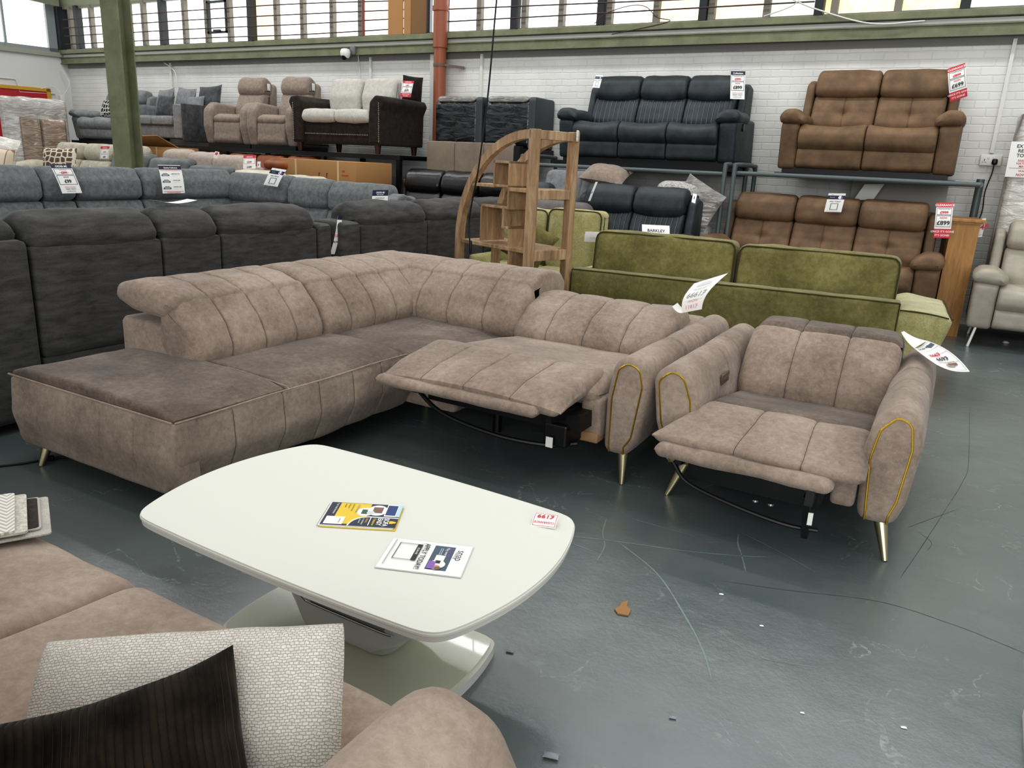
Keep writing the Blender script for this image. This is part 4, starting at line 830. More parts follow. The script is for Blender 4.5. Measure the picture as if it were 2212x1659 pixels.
# ------------------------------------------------------------------ mid-grey corner sofa
gs=Thing('corner_sofa','mid grey fabric corner sofa facing the camera with three paper signs on it','sofa',(-7.2,5,0),world=True)
lo=[(-7.75,.3,.03),(-7.42,.3,.04),(-7.43,.6,.1),(-7.56,.885,.03),(-7.8,.88,.03)]
hi=[(-7.6,.875,.04),(-7.51,.92,.05),(-7.52,1.08,.08),(-7.62,1.21,.08),(-7.78,1.2,.08),(-7.86,1.0,.05),(-7.8,.875,.03)]
for k,(a,b) in enumerate(((2.75,3.52),(3.53,4.25),(4.25,4.57),(4.58,5.29),(5.3,6.5))):
    gs.p('lower_back',[extr(lo,b-a-.01,FY(a),.035,(),0,.01,.03,.004)],GREYF); gs.p('headrest',[extr(hi,b-a-.01,FY(a),.06,(),0,.01,.025,.006)],GREYF)
lo2=[(6.6,.3,.03),(6.3,.3,.04),(6.3,.6,.1),(6.43,.86,.03),(6.65,.87,.03)]
hi2=[(6.48,.855,.04),(6.385,.9,.05),(6.39,1.06,.08),(6.48,1.19,.08),(6.64,1.18,.08),(6.72,1.0,.05),(6.66,.855,.03)]
for k,(a,b) in enumerate(((-7.62,-6.62),(-6.62,-6.02),(-6.02,-5.2))):
    gs.p('lower_back',[extr(lo2,b-a-.01,FX(a),.035,(),0,.01,.03,.004)],GREYF); gs.p('headrest',[extr(hi2,b-a-.01,FX(a,0,-.012*k),.075,(),0,.01,.025,.007)],GREYF)
gs.p('seat_cushion',[span(-7.45,-6.6,2.8,6.3,.3,.5,.05)],GREYF); gs.p('seat_cushion',[span(-6.58,-5.3,5.5,6.32,.3,.5,.05)],GREYF); gs.p('base',[span(-7.8,-6.6,2.8,6.6,.0,.3,.02),span(-6.6,-5.2,5.5,6.6,.0,.3,.02)],GREYF)
gs.p('arm',[extr([(5.5,.1,.05),(5.5,.72,.08),(6.3,.74,.08),(6.55,1.05,.08),(6.75,1.05,.06),(6.75,.1,.03)],.17,FX(-5.21),.05,(),0,.01,.03,.004)],GREYF)
gs.p('cover_flap',[extr([(6.3,.97),(6.3,1.02),(6.5,1.08),(6.7,1.02),(6.7,.97)],.18,FX(-5.2),.03)],GREYF)
hang('price_tag','white price sign reading now £99 on the grey corner sofa',[(134,418),(177,417),(110,354)],(-7.40,-7.43),'x',price_items('£399','£99','ORDER ME','n','CORNER CONSOLE',('FINANCE AVAILABLE','ORDER TODAY!','6-8 WEEK DELIVERY')),bend=.03)
hang('price_sheet','white price list with three little sofa drawings on the grey corner sofa',[(351,418),(399,417),(344,356)],(-7.40,-7.43),'x',[('R',0,.84,1,.14,'n'),('T','Queens Collection',.52,.88,.075,'w','c',.02),('R',.04,.8,.92,.012,'r')]+sum([[('R',.08,y,.3,.07,'g'),('R',.13,y+.06,.2,.045,'g'),('R',.06,y,.05,.05,'s'),('R',.35,y,.05,.05,'s'),('T',s,.68,y+.06,.05,'n','c',.01),('R',.5,y+.01,.36,.008,'l')] for y,s in ((.61,'ARMCHAIR £799'),(.38,'2 SEATER £899'),(.15,'3 SEATER £1099'))],[])+[('R',.05,.06,.9,.012,'r'),('R',.2,.025,.6,.012,'r')],bend=.03)
hang('finance_sign','white apply today sign on the back of the grey corner sofa',[(570,399),(600,404),(586,362)],(6.35,6.37),'y',finance_items(),bend=.02)
hang('price_tag','navy headed order me tag on the right end of the grey corner sofa',[(803,452),(837,452),(806,411)],(6.2,6.22),'y',[('R',0,.7,1,.3,'n'),('T','ORDER ME',.5,.83,.12,'w','c',.025),('T','FREE DELIVERY',.5,.74,.07,'w','c',.01),('T','CORNER MODULAR',.5,.56,.07,'k','c',.01),('T','CORNER SOFA',.5,.44,.07,'k','c',.01),('T','£2499',.5,.12,.26,'r','c',.02)])
# ------------------------------------------------------------------ curved wooden shelf unit
sa=math.radians(20);D3=V(-math.cos(sa),math.sin(sa),0);S3=V(math.sin(sa),math.cos(sa),0);P1=V(-2.856,5.2,0)
su=Thing('shelf_unit','natural mango wood half-arch shelf unit with staggered boxes behind the taupe sofa','shelf unit',(-3.1,5.5,0),world=True)
def sp3(a,b,z): return P1+D3*a+S3*b+V(0,0,z)
def sbox(a0,a1,b0,b1,z0,z1,bev=.003): return box(sp3((a0+a1)/2,(b0+b1)/2,(z0+z1)/2),(a1-a0,b1-b0,z1-z0),0,bev,axes=[D3,S3,V(0,0,1)])
def archbar(b0,b1):
    path=[(.90,.0),(.90,.45),(.895,.78)]+[(.01+.885*math.cos(t),.80+.855*math.sin(t)) for t in np.linspace(.05,PI/2,22)]
    path=np.array(path);T=np.gradient(path,axis=0);T/=np.linalg.norm(T,axis=1)[:,None];N=np.c_[-T[:,1],T[:,0]];h=.032
    secs=[]
    for p,n in zip(path,N): secs.append(np.array([sp3(p[0]+n[0]*k*h,b,p[1]+n[1]*k*h) for k,b in((-1,b0),(1,b0),(1,b1),(-1,b1))]))
    return loft(secs)
su.p('arch',[archbar(0,.055)],MANGO,ang=35); su.p('arch',[archbar(.40,.455)],MANGO,ang=35)
su.p('post',[sbox(-.035,.035,0,.06,0,1.69)],MANGO,smooth=False); su.p('post',[sbox(-.035,.035,.40,.46,0,1.69)],MANGO,smooth=False)
for z0,z1 in ((1.62,1.685),(1.185,1.255),(.72,.80)): su.p('side_rail',[sbox(-.028,.028,.06,.4,z0,z1)],MANGO,smooth=False)
su.p('shelf_board',[sbox(-.0,.87,.01,.45,.775,.805)],MANGO,smooth=False); su.p('shelf_board',[sbox(-.0,.245,.01,.45,1.23,1.258)],MANGO,smooth=False); su.p('shelf_board',[sbox(.44,.74,.01,.45,1.248,1.272)],MANGO,smooth=False)
def cubby(a0,a1,z0,z1,b1=.26,left=True,right=True,top=True,bot=True):
    g=[];t=.02
    if top:g.append(sbox(a0,a1,.012,b1,z1-t,z1))
    if bot:g.append(sbox(a0,a1,.012,b1,z0,z0+t))
    if right:g.append(sbox(a0,a0+t,.012,b1,z0,z1))
    if left:g.append(sbox(a1-t,a1,.012,b1,z0,z1))
    su.p('box_shelf',g,MANGO,smooth=False)
cubby(.25,.455,1.255,1.455);su.p('divider',[sbox(.25,.27,.012,.27,1.09,1.26)],MANGO,smooth=False)
cubby(.26,.605,.82,1.112,right=False,bot=False); su.p('divider',[sbox(.305,.325,.012,.25,.955,1.095)],MANGO,smooth=False)
cubby(.222,.33,.80,.96,left=False,bot=False); su.p('divider',[sbox(.215,.235,.012,.26,.42,.78)],MANGO,smooth=False); su.p('shelf_board',[sbox(.0,.87,.01,.45,.36,.385)],MANGO,smooth=False)
one('corner_protector','scrap of white packing foam on the top rear corner of the wooden shelf unit','packing foam',[box(sp3(-.04,.43,1.66),(.02,.07,.085),sa,.006)],POLY,sp3(-.04,.43,1.62))

# ------------------------------------------------------------------ olive velvet sofa, back to the camera
def piped(name,x0,x1,y0,y1,z0,z1,t,puff=.03,r=.06,mat=OLIVE,lean=0):
    def wp(q,l,Q):
        q=q.copy();q[:,1]+=lean*(q[:,2]-z0);return q
    o=t.p(name,[extr([(y0,z0,.03),(y0-puff*.3,(z0+z1)/2,.2),(y0,z1,.05),(y1,z1,.05),(y1+puff*.3,(z0+z1)/2,.2),(y1,z0,.03)],x1-x0,FX(x0),r,(),0,.01,.025,.008,bul=.01,warp=wp)],mat)
    rr=.05
    for yy in (y0+.005,y1-.005):
        P=fillet([(x0+.01,z0+.01),(x1-.01,z0+.01),(x1-.01,z1-.005),(x0+.01,z1-.005)],.07,6)
        t.p('piping',[tube([(p[0],yy+lean*(p[1]-z0),p[1]) for p in resample(P,.03)],.006,6,closed=True)],OLPIPE,o)
    return o
OLPIPE=plain('olive_piping','#3f3917',.8)
go=Thing('velvet_sofa','olive green velvet two seater sofa with its back to the camera behind the armchair','sofa',(-2.66,5.6,0),math.atan2(.2,2.4))
# local: x 0..2.4 along the back, y 0..0.95 towards the front (away from the camera)
go.p('back',[extr([(0,.12,.02),(0,.655,.02),(.15,.655,.02),(.17,.12,.02)],2.40,FX(0),.02,(),0,.01,.02,.004)],OLIVE)
go.p('piping',[tube([(x,.004,.648) for x in np.linspace(.01,2.39,20)],.006,6),tube([(2.392,.004,z) for z in np.linspace(.15,.648,8)],.006,6),tube([(.01,.004,z) for z in np.linspace(.15,.648,8)],.006,6)],OLPIPE)
go.p('seat',[span(.02,2.38,.15,.93,.12,.46,.04)],OLIVE)
piped('back_cushion',.10,1.235,.2,.39,.47,.945,go,lean=.12);piped('back_cushion',1.245,2.37,.2,.39,.47,.93,go,lean=.12)
for s,x in ((0,-.06),(1,2.36)):
    prof=[(x+.02,.12,.02),(x-.03 if s==0 else x,.5,.06),(x-.06 if s==0 else x+.02,.585,.04),(x+.1,.61,.1),(x+.37 if s else x+.1,.57,.03),(x+.35 if s else x+.12,.48,.06),(x+.26 if s else x+.12,.12,.02)]
    a=go.p('arm',[extr(prof,.98,FY(.03),.03,(),0,.01,.025,.006)],PALEO if s else OLIVE,label='olive arm with light painted into its paler tone' if s else None)  # right arm takes the paler velvet: light on it put into colour
    go.p('piping',[tube([(x+.365 if s else x-.06,y,.572) for y in np.linspace(.05,1.0,14)],.006,6),tube([(x+k,.032,.6-.1*(k-.1)**2*4) for k in np.linspace(.0,.34 if s else .25,10)],.006,6)],OLPIPE,a)
for x,y in ((.1,.08),(2.3,.08),(.1,.88),(2.3,.88)): go.p('leg',[tube([(x,y,.13),(x,y,0)],.022,10,.014)],DKWOOD)
# second olive sofa facing the camera behind the shelf
g2=Thing('velvet_sofa','light olive velvet sofa facing the camera behind the wooden shelf unit','sofa',(-3.4,6.1,0))
g2.p('base',[span(-.56,.68,.05,.85,.0,.36,.03)],OLIVE); g2.p('seat_cushion',[span(-.5,0,.0,.75,.36,.52,.05)],PALEO); g2.p('seat_cushion',[span(.0,.55,.0,.75,.36,.52,.05)],PALEO)
g2.p('back',[span(-.56,.68,.72,.86,.1,.75,.03)],OLIVE); g2.p('arm',[span(-.57,-.5,.0,.86,.1,.6,.04)],PALEO); g2.p('arm',[span(.58,.70,.0,.86,.1,.6,.04)],PALEO)
piped('back_cushion',-.54,-.0,.45,.64,.5,1.03,g2,mat=PALEO,lean=.1); piped('back_cushion',-.0,.56,.43,.62,.5,1.05,g2,mat=PALEO,lean=.1)
o=one('scatter_cushion','small olive velvet cushion on the right end of the light olive sofa','cushion',[pillow(.36,.22,.12,LOC,.06,16)],OLIVE,ang=180); orient(o,(-2.62,6.4,.79),(1,.05,-.02),(0,.3,1))
o=one('scatter_cushion','dark olive velvet cushion seen through the wooden shelf unit','cushion',[pillow(.4,.4,.14,LOC,.08,16)],OLIVE,ang=180); orient(o,(-3.38,6.2,.74),(.75,.3,-.5),(.3,.3,1))
hang('paper_sheet','white paper propped behind the top left corner of the olive sofa',[(1262,522),(1322,524),(1265,500)],(6.15,6.15),'y',[('T','XIIM',.3,.3,.3,'l','c',.01)],cat='paper')
hang('name_sign','white sign reading Barkley on the small navy recliner sofa',[(1388,528),(1448,532),(1387,485)],(6.75,6.85),'y',[('T','BARKLEY',.52,.64,.2,'n','c',.02),('R',.2,.55,.6,.012,'g'),('R',.12,.15,.13,.22,'G'),('R',.45,.15,.18,.2,'e')],cat='sign')

# ------------------------------------------------------------------ recliner sofas
def recliner(name,label,W,n,loc,rz=0,mat=BROWN,style='button',hgt=1.06,aw=.18,group=None,foot='plinth',pad=True,fine=.025,inner=None,D=.95):
    t=Thing(name,label,'sofa' if n>1 else 'armchair',loc,rz,group); k=hgt/1.06; sw=(W-2*aw)/n; x0=-W/2+aw; m2=inner or mat
    def Z(p): return [(a,b*k,*(c[0:1])) if c else (a,b*k) for a,b,*c in p]
    for i in range(n):
        xa=x0+i*sw
        def dip(q,l,Q,xa=xa):
            q=q.copy(); s=(q[:,0]-(xa+sw/2))/(sw/2); w=np.clip((q[:,2]-.33*k)/(.1*k),0,1)*np.clip((.5-q[:,1])/.35,0,1); q[:,2]+=(.03*s*s-.012)*w; return q
        t.p('footrest',[extr(Z([(.07,.05,.02),(.02,.08,.03),(.015,.22,.04),(.05,.265,.03),(.2,.265,.03),(.2,.05,.02)]),sw-.006,FX(xa+.003),.02,(),0,.01,fine,.003)],mat)
        t.p('seat_cushion',[extr(Z([(.03,.23,.04),(-.03,.30,.06),(-.03,.41,.08),(.06,.475,.08),(.35,.455,.2),(.62,.44,.05),(.62,.25,.05)]),sw-.004,FX(xa+.002),.03,(),0,.01,fine,.004,warp=dip)],m2)
        lb=Z([(.50,.40,.04),(.475,.52,.1),(.53,.68,.12),(.60,.80,.03),(.78,.80,.03),(.78,.40,.03)]); xm=sw/2
        if style=='button':
            t.p('back_cushion',[extr(lb,sw-.006,FX(xa+.003),.04,[xm],.008,.006,fine*.7,.004,dents=((xm,.50,.63*k,.05,.035),),pg=((.50,.63*k),),pgd=.011)],m2)
        elif style=='stripe':
            sm=[sw*(.1+.8*j/8) for j in range(9)]
            o=t.p('back_cushion',[extr(lb,sw-.006,FX(xa+.003),.03,sm,.006,.006,fine,.003)],m2)
            P=resample(fillet(lb,.03),.03); fr=[p for p in P if p[0]<.60 and .46*k<p[1]<.78*k]; fr=sorted(fr,key=lambda p:p[1])
            t.p('stitching',[tube([(xa+.003+s,p[0]+.002,p[1]) for p in fr],.0035,4) for s in sm],SEAML,o)
        else: t.p('back_cushion',[extr(lb,sw-.006,FX(xa+.003),.05,(),0,.01,fine,.006)],m2)
        def sag(q,l,Q,xa=xa):
            if style!='stripe':return q
            q=q.copy(); s=(q[:,0]-(xa+sw/2))/(sw/2); w=np.clip((.95*k-q[:,2])/(.2*k),0,1); q[:,2]-=.035*k*(1-s*s)*w; return q
        t.p('headrest',[extr(Z([(.575,.785,.05),(.535,.85,.08),(.575,.985,.1),(.665,1.06,.08),(.80,1.045,.08),(.85,.85,.05),(.82,.77,.04)]),sw-.006,FX(xa+.003),.05,(),0,.01,fine,.006,bul=.008,warp=sag)],mat)
    for s in (-1,1):
        xs=-W/2 if s<0 else W/2-aw
        a=t.p('arm',[extr(Z([(.06,.04,.02),(-.0,.46,.04),(.04,.51,.06),(.8,.55,.05),(.88,.04,.02)]),aw,FX(xs),.035,(),0,.01,fine*1.4,.003)],mat)
        if pad: t.p('arm_pad',[extr([(xs-.05,.475*k,.04),(xs-.055,.55*k,.06),(xs+.05,.625*k,.08),(xs+aw-.02,.62*k,.08),(xs+aw+.03,.55*k,.05),(xs+aw+.01,.49*k,.03)] if s>0 else [(xs-.01,.49*k,.03),(xs-.03,.55*k,.05),(xs+.02,.62*k,.08),(xs+aw-.05,.625*k,.08),(xs+aw+.055,.55*k,.06),(xs+aw+.05,.475*k,.04)],.52,FY(-.035),.055,(),0,.01,fine*.8,.008)],mat,a)
        t.p('side_wing',[extr(Z([(.52,.40,.03),(.66,.92,.04),(.78,.965,.04),(.92,.93,.04),(.93,.1,.02),(.6,.1,.03)]),.09,FX(-W/2+aw-.10 if s<0 else W/2-aw+.01),.03,(),0,.01,fine*1.4,.003)],mat)
    t.p('back_panel',[extr(Z([(.80,.08,.02),(.82,.95,.03),(.90,.97,.03),(.94,.08,.02)]),W-2*aw+.1,FX(-W/2+aw-.05),.02,(),0,.01,.05,.003)],mat)
    if foot=='plinth': t.p('base',[span(-W/2+.05,W/2-.05,.08,.88,.0,.06)],BLK)
    else:
        for x in (-W/2+.1,W/2-.1):
            for y in (.1,.82): t.p('leg',[tube([(x,y,.12),(x+(.05 if x>0 else -.05),y-.05,-loc[2])],.012,8)],WHP)
    return t
b2=recliner('recliner_sofa','tan brown two seater recliner sofa raised on the upper rack at the right',1.62,2,(-.985,8.55,1.475),0,BROWN,'button',1.06)
b3=recliner('recliner_sofa','tan brown three seater recliner sofa on the lower level below the two seater',2.24,3,(-1.23,7.95,.19),0,BROWN,'button',1.07,.2)
n3=recliner('recliner_sofa','navy leather three seater recliner sofa raised on the rack with white stitching',2.1,3,(-3.3,8.55,1.5),0,NAVYL,'stripe',1.0,.19)
n3.p('recliner_handle',[lathe([(.04,0),(.04,.012),(.025,.014)],(0,0,0),14)],BLKM).matrix_local=Matrix.Translation((1.05,.27,.42))@Matrix.Rotation(PI/2,4,'Y')
n2=recliner('recliner_sofa','small navy leather two seater recliner sofa with a white name sign on its seat',1.54,2,(-3.09,7.35,.2),0,NAVYL,'stripe',1.07,.2)
for nm,x0,x1,y0,z in (('display_plinth',-2.3,-.1,8.0,.19),('display_plinth',-3.7,-2.3,7.45,.2)):
    one(nm,'low grey plinth under the brown three seater' if x0==-2.3 else 'low grey plinth under the small navy sofa','plinth',[span(x0,x1,y0+.05,y0+.7,0,z-.002,.01)],STEELD,((x0+x1)/2,y0+.4,0),smooth=False)
be=recliner('recliner_sofa','pale grey leather sofa cut off by the right edge with splayed white legs',1.9,2,(1.13,8.13,.14),0,BEIGEL,'plain',1.0,.2,foot='leg')
# tags
hang('price_tag','red and white clearance tag priced £699 on the raised tan brown sofa',[(2052,221),(2090,209),(2047,150)],(8.98,9.0),'y',price_items('£899','£699','CLEARANCE','r','TWO SEAT RECLINER',('gone',)),bend=-.0,curl=.02,lift=.03)
hang('price_tag','red and white clearance tag priced £899 on the brown three seater',[(2016,515),(2052,516),(2024,439)],(8.32,8.4),'y',price_items('£999','£899','CLEARANCE','r','THREE SEAT RECLINER',('gone',)),curl=.02,lift=.03)
hang('finance_sign','white apply today sign on the middle headrest of the brown three seater',[(1781,458),(1818,459),(1791,418)],(8.46,8.48),'y',finance_items(),lift=.03)
hang('price_tag','navy and white tag priced £899 on the right end of the raised navy sofa',[(1578,215),(1609,216),(1580,155)],(8.98,9.05),'y',price_items('£999','£899','Collection','n','THREE SEATER RECLINER',('FINANCE AVAILABLE','ORDER TODAY!','6-8 WEEK DELIVERY')),lift=.02)
hang('finance_sign','white finance sign on the left headrest of the raised navy sofa',[(1281,191),(1296,192),(1289,164)],(8.98,9.05),'y',finance_items(),lift=.02)
hang('care_tag','small white tag hanging from the right headrest of the small navy sofa',[(1494,440),(1502,443),(1498,421)],(7.45,7.5),'y',[('R',.4,.4,.2,.3,'k')],lift=.03)
hang('price_tag','white strip tag seen edge-on at the left headrest of the small navy sofa',[(1272,434),(1277,434),(1288,393)],(7.5,7.5),'y',[('R',.2,.4,.4,.1,'g')],lift=.02)
# ------------------------------------------------------------------ racks
def rod(p,q,r=.022): return tube([p,q],r,10)
rk=Thing('display_rack','grey tubular steel rack carrying the raised tan brown sofa','rack',(-1.0,8.9,0),world=True)
rk.p('upright',[tube([(.07,9.25,0),(.07,9.25,1.5)],.036,12)],STEEL); rk.p('end_rail',[tube(smooth_path([(.07,8.45,1.445),(.075,8.8,1.445),(.07,9.25,1.445)],4),.024,10)],STEEL)
for x in (-2.18,):
    rk.p('upright',[tube(smooth_path([(x,8.42,0),(x,8.42,1.4),(x,8.45,1.5),(x,8.52,1.53),(x,9.2,1.53),(x,9.3,1.5),(x,9.33,1.4),(x,9.33,0)],6),.024 if x<0 else .036,10)],STEEL)
rk.p('front_rail',[rod((-2.18,8.45,1.445),(.07,8.45,1.445),.024)],STEEL); rk.p('rear_rail',[rod((-2.18,9.3,1.445),(.07,9.3,1.445),.024)],STEEL); rk.p('deck',[span(-1.8,-.15,8.55,9.3,1.45,1.474)],STEELD)
rk2=Thing('display_rack','grey tubular steel rack carrying the raised navy sofa','rack',(-3.4,8.9,0),world=True)
for x in (-4.75,-2.28): rk2.p('upright',[tube(smooth_path([(x,8.42,0),(x,8.42,1.4),(x,8.45,1.5),(x,8.52,1.53),(x,9.2,1.53),(x,9.3,1.5),(x,9.33,1.4),(x,9.33,0)],6),.024,10)],STEEL)
rk2.p('front_rail',[rod((-4.75,8.45,1.43),(-2.28,8.45,1.43),.024)],STEEL); rk2.p('rear_rail',[rod((-4.75,9.3,1.43),(-2.28,9.3,1.43),.024)],STEEL); rk2.p('deck',[span(-4.4,-2.3,8.5,9.3,1.455,1.499)],STEELD)
rk3=Thing('display_rack','long black steel rack along the wall carrying the row of display sofas','rack',(-9.8,8.8,0),world=True)
rk3.p('front_rail',[span(-13.9,-6.6,8.42,8.5,1.40,1.46)],STEELD); rk3.p('rear_rail',[span(-13.9,-6.6,9.25,9.33,1.40,1.46)],STEELD); rk3.p('deck',[span(-13.8,-6.62,8.5,9.25,1.43,1.46)],STEELD)
for x in (-13.85,-12.4,-10.95,-9.97,-7.98,-6.64):
    rk3.p('upright',[span(x-.03,x+.03,8.43,8.49,0,1.42)],STEELD); rk3.p('upright',[span(x-.03,x+.03,9.26,9.32,0,1.42)],STEELD)
# ------------------------------------------------------------------ bookcase, mattress at the right
bc=Thing('bookcase','narrow honey oak bookcase turned side-on beside the brown three seater','bookcase',(.03,8.6,0),math.radians(8))
bc.p('side_panel',[span(-.13,.11,-.0,.022,.0,1.1)],OAK,smooth=False); bc.p('side_panel',[span(-.13,.11,.48,.502,.0,1.1)],OAK,smooth=False); bc.p('top',[span(-.16,.15,-.03,.53,1.1,1.13,.006),span(-.145,.13,-.015,.52,1.085,1.1)],OAK,smooth=False); bc.p('back',[span(-.128,-.116,.02,.48,.05,1.09)],OAK,smooth=False)
for z in (.06,.32,.58,.84): bc.p('shelf',[span(-.115,.1,.02,.48,z,z+.018)],OAK,smooth=False)
bc.p('plinth',[span(.085,.1,.02,.48,.0,.07)],OAK,smooth=False)
hang('price_tag','white tag taped to the top of the oak bookcase',[(2112,512),(2121,511),(2121,472)],(8.74,8.74),'y',[('R',.1,.1,.8,.02,'r'),('T','£49',.5,.4,.4,'r','c',.02)],lift=.05)
mt=Thing('mattress','tall pale mattress in clear plastic standing against the wall at the right edge','mattress',(1.2,9.2,0))
mt.p('cover',[extr([(-.11,.05,.06),(-.11,2.15,.1),(.13,2.15,.1),(.13,.05,.06)],1.9,FX(-.93),.07,(),0,.01,.05,.012)],POLY)
mt.p('edge_tape',[tube([(x,y,z) for x,y,z in ((-.93,-.09,.1),(-.93,-.11,1.0),(-.925,-.11,1.9),(-.90,-.11,2.1),(-.8,-.11,2.155),(-.3,-.11,2.16))],.012,6)],plain('grey_edge_tape','#87827d',.6))
hang('price_sign','white sign reading ex display reduced to clear on the plastic wrapped mattress',[(2170,382),(2256,386),(2185,306)],(9.05,9.06),'y',[('T','EX DISPLAY',.5,.83,.13,'k','c',.02),('T','REDUCED',.5,.7,.13,'k','c',.02),('T','TO CLEAR',.5,.57,.13,'k','c',.02),('T','3000 POCKET',.5,.44,.085,'r','c',.01),('T','NATURAL FILL',.5,.36,.085,'r','c',.01),('T','MATTRESS',.5,.28,.085,'r','c',.01),('R',.06,.25,.88,.008,'k'),('T','WAS £699',.5,.15,.085,'r','c',.01),('T','NOW £549',.5,.04,.095,'r','c',.02)],cat='sign',lift=.03)
# ------------------------------------------------------------------ row of sofas on the long rack
r1=recliner('recliner_sofa','silver grey fabric recliner sofa at the far left of the upper rack',1.4,2,(-13.16,8.42,1.46),0,SILVER,'plain',.88,.2,fine=.04)
# silver scatter-back sofa
sb_=Thing('scatter_back_sofa','silver grey velvet sofa with loose scatter cushions and dark grey sides on the upper rack','sofa',(-11.68,8.42,1.46))
sb_.p('base',[span(-.6,.6,.06,.85,.1,.3,.03)],SILVER)
for k in (-1,1):
    sb_.p('seat_cushion',[extr([(.0,.3,.03),(.0,.44,.05),(.7,.45,.05),(.7,.3,.03)],.53,FX(-.53 if k<0 else .0),.04,(),0,.01,.035,.004)],SILVER)
    a=sb_.p('arm',[extr([(.55 if k>0 else -.75,.1,.02),(.55 if k>0 else -.75,.62,.04),(.75 if k>0 else -.55,.62,.04),(.75 if k>0 else -.55,.1,.02)],.9,FY(.0),.025,(),0,.01,.04,.003)],SILVER)
    sb_.p('side_panel',[span(.745 if k>0 else -.77,.77 if k>0 else -.745,.01,.9,.06,.63,.02)],SILVD,a,label='dark grey velvet side')
sb_.p('back_panel',[span(-.6,.6,.8,.92,.1,.66,.03)],SILVD)
for i,(x,y,z,s,m,l) in enumerate(((-.35,.55,.66,.5,SILVER,'pale'),(.1,.6,.68,.5,SILVER,''),(.55,.72,.7,.55,SILVD,''),(-.05,.33,.6,.36,SILVD,''),(.42,.55,.62,.34,SILVER,''))):
    o=one('scatter_cushion',('silver cushion at the left of the scatter back sofa','silver cushion standing in the middle of the scatter back sofa','large dark grey flanged cushion at the right of the scatter back sofa','small dark grey cushion in front of the silver scatter cushions','small silver cushion between the larger scatter cushions')[i],'cushion',[pillow(s,s,.16,LOC,.07,12)],m,ang=180,group='loose cushions of the scatter back sofa'); orient(o,(-11.68+x,8.42+y,1.46+z),(1,.08*(i-2),.06*(-1)**i),(0,.25,1))
def geo_mat(name,ca,cb,s):
    m,t=newmat(name);b=t.b;v=coords(t,s);vo=t.a('ShaderNodeTexVoronoi',feature='DISTANCE_TO_EDGE',Scale=1);vo.inputs['Randomness'].default_value=.55;t.c(v,vo.inputs['Vector']);r=ramp(t,vo.outputs['Distance'],lin(ca),lin(cb),.10,.13);t.c(r.outputs['Color'],b.inputs['Base Color']);b.inputs['Roughness'].default_value=.8;return m
o=one('scatter_cushion','black cushion with pale angular lines on the far left grey recliner sofa','cushion',[pillow(.44,.3,.12,LOC,.05,14)],geo_mat('black_geometric','#c9c5bd','#17171b',(14,14,14)),ang=180); orient(o,(-13.15,8.7,2.02),(1,.0,.03),(0,.35,1))
def rocker(name,label,x):
    t=Thing(name,label,'armchair',(x,8.42,1.46),math.radians(8),'mink recliner armchairs on the upper rack')
    t.p('footrest',[extr([(.06,.06,.02),(.0,.1,.05),(.02,.38,.06),(.2,.4,.04),(.2,.06,.02)],.5,FX(-.25),.03,(),0,.01,.03,.003,pg=((.01,.2),))],MINK)
    t.p('seat_cushion',[extr([(.02,.36,.04),(.0,.44,.06),(.1,.49,.08),(.6,.45,.08),(.6,.34,.03)],.5,FX(-.25),.05,(),0,.01,.03,.004)],MINK)
    for s in (-1,1):
        t.p('arm',[extr([(.05,.05,.03),(-.02,.3,.1),(.0,.55,.12),(.14,.66,.12),(.6,.63,.1),(.86,.6,.06),(.88,.05,.03)],.17,FX(-.43 if s<0 else .26),.055,(),0,.01,.03,.004)],MINK)
    t.p('back_cushion',[extr([(.48,.42,.05),(.5,.62,.1),(.6,.83,.05),(.78,.83,.04),(.72,.42,.04)],.5,FX(-.25),.06,(),0,.01,.03,.004)],MINK)
    t.p('headrest',[extr([(.58,.80,.05),(.545,.9,.08),(.6,1.04,.09),(.72,1.08,.07),(.84,1.0,.06),(.82,.8,.05)],.5,FX(-.25),.07,(),0,.01,.03,.004)],MINK)
    t.p('back_panel',[extr([(.72,.1,.03),(.76,.8,.05),(.86,1.0,.06),(.93,.95,.05),(.9,.1,.03)],.52,FX(-.26),.04,(),0,.01,.04,.003)],MINK)
    t.p('base',[span(-.4,.4,.06,.85,.0,.06)],BLK); t.p('hand_tag',[box((.27,.7,.93),(.012,.06,.1),0,.002)],WHP); t.p('handset_lead',[tube(smooth_path([(.24,.35,.5),(.18,.38,.58),(.08,.42,.57),(.05,.42,.5)],4),.006)],RUB)
    return t
rocker('recliner_armchair','mink recliner armchair on the upper rack, left one of the pair',-9.92); rocker('recliner_armchair','mink recliner armchair on the upper rack, right one of the pair beside the dark sofa',-8.98)
